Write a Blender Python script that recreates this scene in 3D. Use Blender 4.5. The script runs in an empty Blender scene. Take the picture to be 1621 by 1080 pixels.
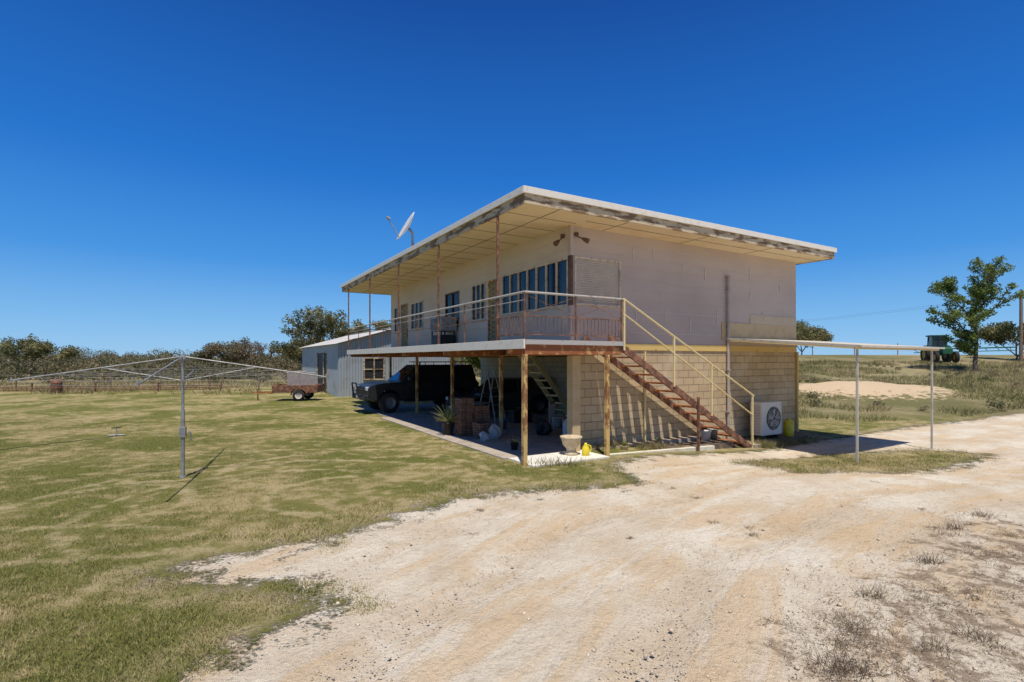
import bpy, math, numpy as np, random
from mathutils import Vector, Matrix
random.seed(7); RNG=np.random.default_rng(7)
scene=bpy.context.scene
scene.view_settings.view_transform='Standard'; scene.view_settings.look='None'; scene.view_settings.exposure=0
COL=scene.collection
TH=math.atan2(.5096,.8604); CT,ST=math.cos(TH),math.sin(TH)
P0=(0.23,10.23)
def HW(u,v,z=0.0): return (P0[0]+u*CT-v*ST, P0[1]+u*ST+v*CT, z)
def sm(x,a,b):
    t=np.clip((np.asarray(x,float)-a)/(b-a),0,1); return t*t*(3-2*t)
def HT(x,y):
    x=np.asarray(x,float); y=np.asarray(y,float)
    u=(x-P0[0])*CT+(y-P0[1])*ST
    z=-.32*sm(u,0.5,9.5)*sm(x,1,5)
    z=z+2.95*sm(x,4,15)*sm(y,19,62)
    z=z+.62*np.exp(-(((x-19.8)/6)**2+((y-30)/2.6)**2))*(1+.25*np.sin(x*1.1)*np.sin(y*1.3+1))
    z=z+.03*np.sin(x*.9+1.3)*np.sin(y*.7)*sm(np.hypot(x-2,y-14),9,16)
    z=z-.5*sm(-x,10,60)*sm(y,45,100)
    return z
# ---------------- node helpers
class NT:
    def __init__(s,tree): s.t=tree
    def n(s,typ,ins=None,**props):
        nd=s.t.nodes.new(typ)
        for k,v in props.items(): setattr(nd,k,v)
        if ins:
            for k,v in ins.items():
                so=nd.inputs[k]
                if isinstance(v,bpy.types.NodeSocket): s.t.links.new(v,so)
                else: so.default_value=v
        return nd
    def noise(s,vec,scale,detail=5,rough=.55,dist=0):
        return s.n('ShaderNodeTexNoise',{'Vector':vec,'Scale':scale,'Detail':detail,'Roughness':rough,'Distortion':dist}).outputs['Fac']
    def math(s,op,a,b=0.0,c=0.0):
        return s.n('ShaderNodeMath',{0:a,1:b,2:c},operation=op).outputs[0]
    def ss(s,x,a,b):
        return s.n('ShaderNodeMapRange',{'Value':x,'From Min':a,'From Max':b},interpolation_type='SMOOTHSTEP').outputs[0]
    def mix(s,f,a,b,bt='MIX'):
        nd=s.t.nodes.new('ShaderNodeMix'); nd.data_type='RGBA'; nd.blend_type=bt
        for so,v in ((nd.inputs[0],f),(nd.inputs[6],a),(nd.inputs[7],b)):
            if isinstance(v,bpy.types.NodeSocket): s.t.links.new(v,so)
            else: so.default_value=(v if not isinstance(v,tuple) else (tuple(v)+(1,))[:4])
        return nd.outputs[2]
    def attr(s,name): return s.n('ShaderNodeAttribute',attribute_name=name).outputs['Fac']
def newmat(name):
    m=bpy.data.materials.new(name); m.use_nodes=True
    nt=NT(m.node_tree); b=m.node_tree.nodes['Principled BSDF']
    return m,nt,b
def pm(name,c1,c2,scale=3,lo=.45,hi=.6,rough=.7,metal=0,bump=.15,fine=40,stretch=None,spec=.4,grime=.35):
    m,nt,b=newmat(name)
    vec=nt.n('ShaderNodeTexCoord').outputs['Object']
    if stretch: vec=nt.n('ShaderNodeMapping',{'Vector':vec,'Scale':stretch}).outputs[0]
    f=nt.noise(vec,scale,7,.62)
    g=nt.noise(vec,fine,4,.6)
    k=nt.ss(f,lo,hi)
    col=nt.mix(k,c1,c2)
    col=nt.mix(nt.math('MULTIPLY',nt.ss(g,.3,.75),grime),col,tuple(x*.62 for x in c1))
    nt.t.links.new(col,b.inputs['Base Color'])
    b.inputs['Roughness'].default_value=rough; b.inputs['Metallic'].default_value=metal
    b.inputs['Specular IOR Level'].default_value=spec
    if bump:
        h=nt.math('ADD',f,nt.math('MULTIPLY',g,.5))
        bn=nt.n('ShaderNodeBump',{'Height':h,'Strength':bump,'Distance':.02})
        nt.t.links.new(bn.outputs[0],b.inputs['Normal'])
    return m
# ---------------- mesh helpers
def tag(o,label=None,cat=None,kind=None,group=None):
    if label:o['label']=label
    if cat:o['category']=cat
    if kind:o['kind']=kind
    if group:o['group']=group
    return o
def empty(name,loc=(0,0,0),rot=0,parent=None,**k):
    o=bpy.data.objects.new(name,None); COL.objects.link(o); o.location=loc; o.rotation_euler=(0,0,rot)
    o.empty_display_size=.2
    if parent:o.parent=parent
    return tag(o,**k)
def fast(name,V,F,mats,parent=None,smooth=False,**k):
    V=np.asarray(V,np.float32); F=np.asarray(F,np.int32)
    me=bpy.data.meshes.new(name); me.vertices.add(len(V)); me.vertices.foreach_set('co',V.ravel())
    m,kk=F.shape
    me.loops.add(m*kk); me.loops.foreach_set('vertex_index',F.ravel())
    me.polygons.add(m); me.polygons.foreach_set('loop_start',np.arange(0,m*kk,kk,dtype=np.int32))
    me.polygons.foreach_set('loop_total',np.full(m,kk,np.int32))
    if smooth: me.polygons.foreach_set('use_smooth',np.ones(m,bool))
    me.update(calc_edges=True); me.validate()
    for x in (mats if isinstance(mats,list) else [mats]): me.materials.append(x)
    o=bpy.data.objects.new(name,me); COL.objects.link(o)
    if parent:o.parent=parent
    return tag(o,**k)
class B:
    def __init__(s): s.v=[];s.f=[];s.m=[];s.sm=[]
    def add(s,vs,fs,mi=0,smooth=False):
        o=len(s.v); s.v+=[tuple(p) for p in vs]
        for f in fs: s.f.append(tuple(o+i for i in f)); s.m.append(mi); s.sm.append(smooth)
        return s
    def box(s,x0,x1,y0,y1,z0,z1,mi=0):
        return s.add([(x0,y0,z0),(x1,y0,z0),(x1,y1,z0),(x0,y1,z0),(x0,y0,z1),(x1,y0,z1),(x1,y1,z1),(x0,y1,z1)],
          [(3,2,1,0),(4,5,6,7),(0,1,5,4),(1,2,6,5),(2,3,7,6),(3,0,4,7)],mi)
    def bar(s,a,b,w,h=None,mi=0):
        a=Vector(a);b=Vector(b);h=h or w; d=(b-a).normalized()
        up=Vector((0,0,1)) if abs(d.z)<.95 else Vector((0,1,0))
        r=d.cross(up).normalized(); q=r.cross(d).normalized()
        vs=[]
        for p in (a,b):
            for (i,j) in ((-1,-1),(1,-1),(1,1),(-1,1)): vs.append(p+r*i*w/2+q*j*h/2)
        return s.add(vs,[(0,1,2,3),(7,6,5,4),(0,4,5,1),(1,5,6,2),(2,6,7,3),(3,7,4,0)],mi)
    def cyl(s,a,b,r0,r1=None,n=10,mi=0,cap=True,smooth=True):
        a=Vector(a);b=Vector(b);r1=r0 if r1 is None else r1; d=(b-a).normalized()
        up=Vector((0,0,1)) if abs(d.z)<.9 else Vector((1,0,0))
        r=d.cross(up).normalized(); q=r.cross(d).normalized(); vs=[]
        for p,R in ((a,r0),(b,r1)):
            for i in range(n):
                t=2*math.pi*i/n; vs.append(p+(r*math.cos(t)+q*math.sin(t))*R)
        s.add(vs,[(i,(i+1)%n,n+(i+1)%n,n+i) for i in range(n)],mi,smooth)
        if cap: s.add(vs,[tuple(range(n))[::-1],tuple(range(n,2*n))],mi)
        return s
    def tube(s,pts,r,n=8,mi=0):
        for a,b in zip(pts[:-1],pts[1:]): s.cyl(a,b,r,r,n,mi)
        return s
    def lathe(s,prof,c=(0,0,0),axis='z',n=24,mi=0,smooth=True):
        vs=[]
        for r,h in prof:
            for i in range(n):
                t=2*math.pi*i/n; a,b=r*math.cos(t),r*math.sin(t)
                p=(a,b,h) if axis=='z' else ((a,h,b) if axis=='y' else (h,a,b))
                vs.append((p[0]+c[0],p[1]+c[1],p[2]+c[2]))
        fs=[]
        for k in range(len(prof)-1):
            for i in range(n): fs.append((k*n+i,k*n+(i+1)%n,(k+1)*n+(i+1)%n,(k+1)*n+i))
        return s.add(vs,fs,mi,smooth)
    def prism(s,poly,y0,y1,mi=0,axis='y'):
        n=len(poly); vs=[(x,y0,z) for x,z in poly]+[(x,y1,z) for x,z in poly]
        if axis=='x': vs=[(y,x,z) for x,y,z in vs]
        return s.add(vs,[tuple(range(n)),tuple(range(2*n-1,n-1,-1))]+[(i,n+i,n+(i+1)%n,(i+1)%n) for i in range(n)],mi)
    def obj(s,name,mats,parent=None,loc=None,bevel=0,rot=None,**k):
        me=bpy.data.meshes.new(name); me.from_pydata(s.v,[],s.f)
        for x in (mats if isinstance(mats,list) else [mats]): me.materials.append(x)
        me.polygons.foreach_set('material_index',s.m); me.polygons.foreach_set('use_smooth',s.sm); me.update()
        import bmesh
        bm=bmesh.new(); bm.from_mesh(me); bmesh.ops.recalc_face_normals(bm,faces=bm.faces); bm.to_mesh(me); bm.free()
        o=bpy.data.objects.new(name,me); COL.objects.link(o)
        if parent:o.parent=parent
        if loc:o.location=loc
        if rot:o.rotation_euler=rot
        if bevel:
            md=o.modifiers.new('b','BEVEL'); md.width=bevel; md.segments=2; md.limit_method='ANGLE'; md.angle_limit=math.radians(40)
        return tag(o,**k)
def cp(o,parent=None,loc=None,rot=None):
    n=o.copy(); COL.objects.link(n)
    if parent is not None:n.parent=parent
    if loc is not None:n.location=loc
    if rot is not None:n.rotation_euler=rot
    return n
# ---------------- materials
M={}
M['white']=pm('white_paint',(.80,.74,.62),(.68,.59,.45),6,.5,.7,.5)
M['creampost']=pm('cream_post',(.56,.52,.44),(.44,.37,.28),6,.5,.7,.6)
M['fascia']=pm('old_fascia_timber',(.58,.47,.31),(.20,.12,.065),2.0,.46,.56,.85,bump=.4,stretch=(1,1,4),grime=.2)
M['soffit']=pm('cream_soffit',(.82,.67,.43),(.72,.55,.31),1.2,.45,.7,.75,bump=.05,grime=.12)
M['joint']=pm('soffit_joint',(.16,.11,.06),(.25,.18,.10),5)
M['clad']=pm('faded_cladding',(.54,.44,.365),(.465,.375,.31),.6,.35,.75,.75,bump=.03,stretch=(1,1,1.5),grime=.08)
M['cladl']=pm('filler_patch',(.66,.59,.51),(.55,.46,.38),7,.5,.7,.8,grime=.2)
M['cladf']=pm('cream_cladding',(.64,.54,.42),(.56,.46,.345),.7,.35,.75,.75,bump=.03,stretch=(1,1,1.5),grime=.08)
M['ochre']=pm('ochre_board',(.56,.41,.23),(.50,.36,.19),3,.45,.6,.75,grime=.12)
M['ochrepale']=pm('pale_ochre_board',(.56,.45,.30),(.52,.40,.25),3,.45,.6,.75,grime=.12)
M['yellow']=pm('yellow_steel',(.68,.48,.16),(.35,.16,.05),5,.6,.68,.55)
M['rustpost']=pm('rust_yellow_steel',(.66,.44,.16),(.22,.085,.03),5,.47,.55,.7,bump=.3,stretch=(1,1,.5))
M['rust']=pm('rusty_steel',(.30,.10,.035),(.58,.32,.12),7,.5,.64,.8,bump=.35)
M['rustdark']=pm('dark_rust_steel',(.14,.065,.04),(.32,.15,.08),7,.45,.6,.75,bump=.3)
M['joist']=pm('underfloor_timber',(.34,.22,.12),(.46,.33,.19),4,.45,.6,.8)
M['rail']=pm('galvanised_rail',(.50,.46,.41),(.28,.15,.09),8,.58,.66,.5,metal=.2)
M['creamrail']=pm('cream_rail',(.74,.60,.30),(.42,.24,.09),8,.6,.68,.5)
M['wframe']=pm('window_frame',(.66,.56,.41),(.42,.31,.20),8,.5,.62,.6)
M['brown']=pm('brown_frame',(.10,.05,.03),(.17,.09,.05),6,.4,.6,.6)
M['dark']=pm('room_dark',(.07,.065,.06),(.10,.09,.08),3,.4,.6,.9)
M['curtain']=pm('curtain_cloth',(.66,.62,.55),(.58,.53,.47),3,.4,.6,.9,grime=.1)
M['blind']=pm('shutter_slats',(.60,.51,.41),(.54,.46,.37),3,.4,.6,.6,grime=.1)
M['conc']=pm('concrete',(.46,.385,.30),(.33,.275,.215),2.5,.4,.65,.9,bump=.2)
M['concw']=pm('pale_slab',(.76,.71,.61),(.56,.50,.41),2.2,.5,.75,.9,bump=.15)
M['soil']=pm('dark_soil',(.16,.11,.075),(.34,.27,.19),5,.45,.65,.95,bump=.8,fine=60)
M['zinc']=pm('corrugated_zinc',(.38,.42,.45),(.29,.27,.25),1.3,.48,.72,.5,metal=.25,bump=.05)
M['zincroof']=pm('zinc_roof',(.58,.56,.52),(.42,.34,.27),.8,.48,.72,.55,metal=.15,bump=.05)
M['black']=pm('black_plastic_and_opening',(.018,.018,.02),(.035,.035,.035),6,.4,.6,.5,bump=.03)
M['tyre']=pm('tyre_rubber',(.025,.024,.023),(.07,.062,.05),8,.5,.7,.9,bump=.1)
M['carpaint']=pm('dark_car_paint',(.035,.036,.038),(.07,.065,.058),3,.5,.8,.28,metal=.3,bump=0)
M['car2']=pm('grey_car_paint',(.07,.075,.08),(.10,.10,.10),3,.5,.8,.28,metal=.4,bump=0)
M['chrome']=pm('dull_alloy',(.22,.22,.22),(.12,.12,.12),9,.5,.7,.5,metal=.5,bump=0)
M['lamp']=pm('lamp_lens',(.65,.66,.68),(.5,.5,.5),20,.5,.7,.12,bump=0)
M['acwhite']=pm('ac_enamel',(.74,.70,.61),(.65,.59,.48),6,.5,.75,.45,bump=0)
M['grey']=pm('grey_pipe',(.46,.40,.36),(.38,.33,.29),5,.4,.6,.6)
M['terracotta']=pm('sandstone_urn',(.60,.49,.32),(.48,.37,.22),8,.4,.6,.85)
M['jug']=pm('yellow_plastic',(.78,.62,.03),(.66,.50,.03),8,.4,.6,.4,bump=0,grime=.1)
M['bucket']=pm('white_plastic',(.62,.61,.58),(.48,.46,.42),8,.5,.7,.45,bump=0)
M['bluep']=pm('blue_plastic',(.08,.15,.32),(.06,.11,.24),8,.5,.7,.45,bump=0)
M['card']=pm('cardboard',(.40,.28,.16),(.33,.22,.12),5,.5,.7,.9,bump=.05)
M['sack']=pm('grey_sack',(.42,.41,.39),(.56,.54,.51),7,.4,.6,.8,bump=.5)
M['crate']=pm('red_brown_crate',(.15,.07,.045),(.27,.16,.10),7,.4,.6,.85,bump=.3)
M['bark']=pm('bark',(.20,.15,.11),(.11,.085,.065),6,.4,.6,.95,bump=.6,stretch=(1,1,.3))
M['pole']=pm('pole_timber',(.20,.135,.09),(.28,.20,.14),6,.4,.6,.9,bump=.3,stretch=(1,1,.2))
M['green']=pm('green_machine_paint',(.02,.11,.05),(.04,.08,.035),4,.5,.7,.4)
M['wheelyellow']=pm('yellow_rim',(.5,.36,.06),(.3,.2,.05),6,.5,.7,.5)
M['gal']=pm('galvanised',(.40,.40,.38),(.28,.27,.25),6,.4,.6,.5,metal=.4,bump=.05)
M['wire']=pm('line_wire',(.34,.34,.32),(.26,.26,.25),6,.4,.6,.5,bump=0)
M['dish']=pm('dish_grey',(.66,.66,.65),(.55,.55,.54),6,.4,.6,.5,bump=0,grime=.15)
M['mark']=pm('red_mark',(.5,.02,.02),(.45,.02,.02),6,.4,.6,.5,bump=0)
M['gravel']=pm('blue_gravel',(.22,.205,.185),(.48,.45,.41),38,.45,.6,.95,bump=1.0,fine=90)
M['plank']=pm('plank_cream',(.74,.68,.52),(.58,.50,.35),4,.45,.7,.8)
# glass
m,nt,b=newmat('window_glass')
tr=nt.n('ShaderNodeBsdfTransparent',{'Color':(.62,.64,.64,1)}); gl=nt.n('ShaderNodeBsdfGlossy',{'Color':(.55,.55,.55,1),'Roughness':.05})
fr=nt.n('ShaderNodeFresnel',{'IOR':1.35}); mx=nt.n('ShaderNodeMixShader',{0:nt.math('MULTIPLY',fr.outputs[0],.6),1:tr.outputs[0],2:gl.outputs[0]})
nt.t.links.new(mx.outputs[0],nt.t.nodes['Material Output'].inputs[0]); M['glass']=m
m,nt,b=newmat('car_glass'); cvec=nt.n('ShaderNodeTexCoord').outputs['Object']
nt.t.links.new(nt.mix(nt.noise(cvec,3),(.008,.01,.012),(.03,.032,.035)),b.inputs['Base Color']); b.inputs['Roughness'].default_value=.06; M['cglass']=m
# block wall
def blockmat(name,c1,c2,mo,lt):
    m,nt,b=newmat(name); oc=nt.n('ShaderNodeTexCoord').outputs['Object']
    sx=nt.n('ShaderNodeSeparateXYZ',{0:oc}); cx=nt.n('ShaderNodeCombineXYZ',{0:nt.math('ADD',sx.outputs[0],sx.outputs[1]),1:sx.outputs[2],2:0.0})
    br=nt.n('ShaderNodeTexBrick',{'Vector':cx.outputs[0],'Color1':c1+(1,),'Color2':c2+(1,),'Mortar':mo+(1,),'Scale':1.0,'Mortar Size':.011,'Mortar Smooth':.3,'Brick Width':.4,'Row Height':.2})
    nz=nt.noise(oc,1.3,6); nf=nt.noise(oc,60,3)
    col=nt.mix(nt.ss(nz,.45,.7),br.outputs['Color'],nt.mix(.5,br.outputs['Color'],lt))
    col=nt.mix(nt.math('MULTIPLY',nf,.3),col,tuple(x*.45 for x in c1))
    nt.t.links.new(col,b.inputs['Base Color']); b.inputs['Roughness'].default_value=.92
    h=nt.math('SUBTRACT',nt.math('MULTIPLY',nf,.35),nt.math('MULTIPLY',br.outputs['Fac'],1.0))
    bn=nt.n('ShaderNodeBump',{'Height':h,'Strength':.9,'Distance':.016}); nt.t.links.new(bn.outputs[0],b.inputs['Normal']); return m
M['block']=blockmat('concrete_block',(.60,.455,.27),(.48,.355,.20),(.32,.24,.145),(.72,.60,.41))
M['blockin']=blockmat('painted_block',(.68,.57,.40),(.62,.51,.34),(.45,.37,.25),(.76,.67,.5))
# grass colour shared
def grasscol(nt,P):
    a=nt.noise(P,.42,6,.62,.5); c=nt.noise(P,3.2,6,.6); d=nt.noise(P,28,4,.6)
    g=nt.mix(nt.ss(d,.3,.7),(.088,.105,.020),(.215,.205,.052))
    g=nt.mix(nt.ss(a,.38,.62),g,nt.mix(d,(.18,.16,.045),(.35,.29,.115)))
    st=nt.ss(nt.math('ADD',nt.math('MULTIPLY',a,.5),nt.math('MULTIPLY',c,.6)),.52,.65)
    g=nt.mix(nt.math('MULTIPLY',st,.8),g,nt.mix(d,(.36,.275,.125),(.56,.45,.25)))
    return g,c,d
m,nt,b=newmat('ground_surface')
P=nt.n('ShaderNodeNewGeometry').outputs['Position']
g,c,d=grasscol(nt,P)
dd=nt.attr('dirt'); db=nt.attr('debris'); fd=nt.attr('field'); mk=nt.attr('mark'); rt=nt.attr('rut')
n1=nt.noise(P,.55,6,.6,.5); n5=nt.noise(P,130,3,.6); n6=nt.noise(P,9,6,.7); n7=nt.noise(P,1.9,6,.7,.8)
g=nt.mix(nt.math('MULTIPLY',nt.ss(nt.math('ADD',mk,nt.math('MULTIPLY',nt.math('SUBTRACT',c,.5),2.3)),.25,.9),.7),g,nt.mix(d,(.38,.30,.15),(.58,.47,.27)))
uv=nt.n('ShaderNodeUVMap',uv_map='track').outputs[0]
stv=nt.n('ShaderNodeMapping',{'Vector':uv,'Scale':(.45,2.0,1)}).outputs[0]
stk=nt.noise(stv,1.0,6,.68,.6)
stv2=nt.n('ShaderNodeMapping',{'Vector':uv,'Scale':(2.2,11,1)}).outputs[0]; stk2=nt.noise(stv2,1.0,5,.7,.4)
dirt=nt.mix(nt.ss(n1,.35,.66),(.67,.545,.385),(.82,.735,.585))
dirt=nt.mix(nt.math('MULTIPLY',nt.ss(stk,.47,.62),.62),dirt,(.68,.47,.25))
dirt=nt.mix(nt.math('MULTIPLY',rt,nt.math('MULTIPLY',nt.ss(n7,.3,.6),.42)),dirt,(.58,.42,.25))
dirt=nt.mix(nt.math('MULTIPLY',nt.ss(n7,.53,.67),.30),dirt,(.50,.39,.26))
dirt=nt.mix(nt.math('MULTIPLY',nt.ss(stk2,.53,.66),.20),dirt,(.48,.37,.24))
dirt=nt.mix(nt.math('MULTIPLY',nt.ss(n6,.5,.72),.5),dirt,(.45,.345,.22))
dirt=nt.mix(nt.math('MULTIPLY',nt.ss(n5,.55,.7),.45),dirt,(.38,.30,.20))
dirt=nt.mix(nt.math('MULTIPLY',nt.ss(n5,.42,.3),.5),dirt,(.86,.79,.66))
dbm=nt.ss(nt.math('ADD',db,nt.math('ADD',nt.math('MULTIPLY',nt.math('SUBTRACT',n6,.5),2.4),nt.math('MULTIPLY',nt.math('SUBTRACT',n7,.5),2.8))),.18,.65)
dirt=nt.mix(nt.math('MULTIPLY',dbm,.8),dirt,nt.mix(n5,(.14,.095,.06),(.40,.29,.185)))
ed=nt.math('ADD',dd,nt.math('ADD',nt.math('MULTIPLY',nt.math('SUBTRACT',c,.5),1.6),nt.math('MULTIPLY',nt.math('SUBTRACT',d,.5),1.0)))
dm=nt.ss(ed,-.12,.22)
field=nt.mix(nt.ss(nt.noise(P,.12,6,.65),.4,.62),(.17,.155,.065),(.34,.28,.15))
field=nt.mix(nt.math('MULTIPLY',nt.ss(c,.48,.62),.55),field,(.13,.12,.05))
g=nt.mix(fd,g,field)
bare=nt.attr('bare'); g=nt.mix(nt.ss(nt.math('ADD',bare,nt.math('MULTIPLY',nt.math('SUBTRACT',c,.5),1.8)),.35,.6),g,nt.mix(n6,(.70,.54,.35),(.52,.38,.23)))
col=nt.mix(dm,g,dirt)
nt.t.links.new(col,b.inputs['Base Color']); b.inputs['Roughness'].default_value=.97; b.inputs['Specular IOR Level'].default_value=.1
h=nt.math('ADD',nt.math('MULTIPLY',n6,1.1),nt.math('ADD',nt.math('MULTIPLY',d,.6),nt.math('MULTIPLY',n5,.35)))
h=nt.math('ADD',h,nt.math('MULTIPLY',nt.math('ADD',stk,nt.math('MULTIPLY',stk2,.5)),nt.math('MULTIPLY',dm,1.3)))
bn=nt.n('ShaderNodeBump',{'Height':h,'Strength':1.0,'Distance':.045}); nt.t.links.new(bn.outputs[0],b.inputs['Normal']); M['ground']=m
m,nt,b=newmat('grass_blades'); P=nt.n('ShaderNodeNewGeometry').outputs['Position']
g,c,d=grasscol(nt,P); rn=nt.attr('rnd')
g=nt.mix(nt.math('MULTIPLY',rn,.5),g,(.48,.41,.20)); g=nt.mix(nt.ss(rn,.28,0),g,(.125,.16,.035))
nt.t.links.new(g,b.inputs['Base Color']); b.inputs['Roughness'].default_value=.8; b.inputs['Specular IOR Level'].default_value=.15; M['blade']=m
def leafmat(name,a,bb,cc=None):
    m,nt,b=newmat(name); P=nt.n('ShaderNodeNewGeometry').outputs['Position']
    col=nt.mix(nt.ss(nt.noise(P,.55,4),.40,.60),a,bb); col=nt.mix(nt.math('MULTIPLY',nt.ss(nt.noise(P,7,2),.5,.75),.6),col,cc or tuple(x*1.6 for x in bb))
    nt.t.links.new(col,b.inputs['Base Color']); b.inputs['Roughness'].default_value=.6; b.inputs['Specular IOR Level'].default_value=.25
    tl=nt.n('ShaderNodeBsdfTranslucent',{'Color':col}); mx=nt.n('ShaderNodeMixShader',{0:.28,1:b.outputs[0],2:tl.outputs[0]})
    nt.t.links.new(mx.outputs[0],nt.t.nodes['Material Output'].inputs[0])
    return m
M['leaf']=leafmat('tree_leaves',(.08,.125,.022),(.18,.23,.055),(.30,.33,.11))
M['olive']=leafmat('scrub_leaves',(.10,.105,.045),(.25,.20,.11),(.36,.31,.18))
M['gum']=leafmat('gum_leaves',(.10,.115,.04),(.25,.225,.095),(.38,.33,.16))
M['drygrass']=leafmat('dry_grass',(.20,.165,.07),(.38,.31,.16),(.52,.44,.26))
M['greengrass']=leafmat('paddock_green_grass',(.13,.14,.045),(.26,.235,.095),(.38,.33,.17))
M['twig']=leafmat('dry_twigs',(.12,.085,.055),(.26,.19,.12),(.40,.32,.21))
M['succ']=leafmat('spiky_leaves',(.24,.26,.09),(.42,.38,.17),(.56,.48,.25))
# ---------------- ground
def axis(lo,hi,fine,f0,f1,gr=1.09,cap=25):
    a=list(np.arange(f0,f1+1e-6,fine)); s=fine
    while a[-1]<hi: s=min(s*gr,cap); a.append(a[-1]+s)
    s=fine
    while a[0]>lo: s=min(s*gr,cap); a.insert(0,a[0]-s)
    return np.array(a)
XS=axis(-700,700,.10,-9.5,9.5,1.07); YS=axis(-60,900,.10,2.6,12.5,1.06)
GX,GY=np.meshgrid(XS,YS); gx,gy=GX.ravel(),GY.ravel(); gz=HT(gx,gy)
def sdf(poly,x,y):
    poly=np.array(poly); d=np.full(x.shape,1e9); ins=np.zeros(x.shape,bool)
    for i in range(len(poly)):
        a=poly[i]; c=poly[(i+1)%len(poly)]; e=c-a
        t=np.clip(((x-a[0])*e[0]+(y-a[1])*e[1])/(e@e+1e-9),0,1)
        d=np.minimum(d,np.hypot(x-a[0]-t*e[0],y-a[1]-t*e[1]))
        cond=((a[1]>y)!=(c[1]>y))&(x<(c[0]-a[0])*(y-a[1])/(c[1]-a[1]+1e-12)+a[0]); ins^=cond
    return np.where(ins,d,-d)
DIRT=[(-3.2,-20),(-2.6,1),(-2.26,3.32),(-2.14,3.67),(-1.85,4.01),(-1.64,4.36),(-1.76,4.66),(-2.19,4.86),(-2.84,4.86),(-3.52,5.04),(-3.34,5.38),(-2.74,5.78),(-2.17,6.15),(-1.72,6.72),(-1.33,7.29),(-.69,8.0),(.2,8.45),(1.24,8.5),(2.1,8.85),(2.0,10.0),(2.0,10.6),(3.2,11.6),(5.2,12.8),(6.4,13.5),(8.1,14.8),(10.3,16.2),(15.2,19.2),(23,23.2),(45,32),(60,20),(40,-20)]
ISL=[(5.0,11.2),(5.6,10.55),(7.8,10.8),(9.9,11.7),(12.2,13.3),(11,13.9),(8.2,13.1),(6.1,12.0)]
def dirtval(x,y): return np.minimum(sdf(DIRT,x,y),-sdf(ISL,x,y))
dv=dirtval(gx,gy)
DEB=[(1.3,3.0),(1.9,4.0),(3.0,4.6),(3.6,5.2),(4.4,5.9),(6.3,7.2),(11,9),(16,9),(9,0),(2,0)]
deb=np.clip(sdf(DEB,gx,gy)*.9+.02,-2,.36)
def pdist(pl,x,y):
    d=np.full(x.shape,1e9)
    for a,c in zip(pl[:-1],pl[1:]):
        a=np.array(a,float);c=np.array(c,float);e=c-a; t=np.clip(((x-a[0])*e[0]+(y-a[1])*e[1])/(e@e),0,1)
        d=np.minimum(d,np.hypot(x-a[0]-t*e[0],y-a[1]-t*e[1]))
    return d
def arc(cx,cy,r,a0,a1,n=12,sq=1.0): return [(cx+r*math.cos(math.radians(a0+(a1-a0)*i/n)),cy+sq*r*math.sin(math.radians(a0+(a1-a0)*i/n))) for i in range(n+1)]
MK=[arc(-3.6,7.6,2.3,60,250),arc(-3.7,7.7,3.5,40,215,sq=.9),arc(-2.2,9.6,1.7,-60,120),arc(-2.5,9.9,2.9,20,190,sq=.8),arc(-6,7.5,1.2,-20,160),arc(-2.6,8.2,1.2,100,300,8),[(-9,11.5),(-4,12.2),(-1.2,13.4)],[(-8,6.3),(-5,6.6),(-3.2,6.2)],[(-12,18),(-6,17),(-3.5,18.5)],[(-6.6,8.8),(-5.2,9.2),(-4,8.6)],[(-6,5.2),(-4.4,5.5),(-3.4,5.7)]]
def markf(x,y):
    mk_=np.zeros(x.shape)
    for pl in MK: mk_=np.maximum(mk_,np.clip(.8-pdist(pl,x,y)/.25,0,1))
    return mk_
mark=markf(gx,gy)
mark=np.maximum(mark,.75*np.exp(-((dv+.25)/.35)**2))
field=sm(gy,34,46)*sm(-gx,-4,2)+sm(gx,8,12)*sm(gy,19,24)
field=np.clip(field,0,1)*1.0
field=np.maximum(field,sm(-gy,5,20))
bare=np.exp(-(((gx-19.8)/5.4)**2+((gy-29.4)/2.6)**2))+.6*np.exp(-(((gx-27)/4)**2+((gy-25)/.8)**2))
CL=[(-3,-10),(-.4,3),(1.8,6.4),(5,9),(11,12),(23,17.5),(50,25)]
def trackuv(x,y):
    best=np.full(x.shape,1e9); S=np.zeros(x.shape); D=np.zeros(x.shape); acc=0
    for a,c in zip(CL[:-1],CL[1:]):
        a=np.array(a,float);c=np.array(c,float);e=c-a;L=math.hypot(*e); t=np.clip(((x-a[0])*e[0]+(y-a[1])*e[1])/(L*L),0,1)
        d=np.hypot(x-a[0]-t*e[0],y-a[1]-t*e[1]); sg=np.sign((x-a[0])*e[1]-(y-a[1])*e[0]); k=d<best
        best=np.where(k,d,best); S=np.where(k,acc+t*L,S); D=np.where(k,d*sg,D); acc+=L
    return S,D
tS,tD=trackuv(gx,gy)
wob=.12*np.sin(tS*.9)+.07*np.sin(tS*2.3+1)
rut=np.exp(-((np.abs(tD+wob)-.85)/.19)**2)+.8*np.exp(-((tD-1.9+wob*1.5)/.22)**2)+.7*np.exp(-((tD+2.3-wob)/.2)**2)
gz=gz-.032*rut*sm(gy,-2,1)*(dv>0)
r2=np.random.default_rng(3); near=sm(-np.hypot(gx,gy),-16,-9)*(dv>0)
gz=gz+near*r2.normal(0,.004,gz.shape)
nx,ny=len(XS),len(YS)
idx=np.arange(nx*ny).reshape(ny,nx)
Fq=np.stack([idx[:-1,:-1],idx[:-1,1:],idx[1:,1:],idx[1:,:-1]],-1).reshape(-1,4)
fdv=dv[Fq].mean(1)
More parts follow.
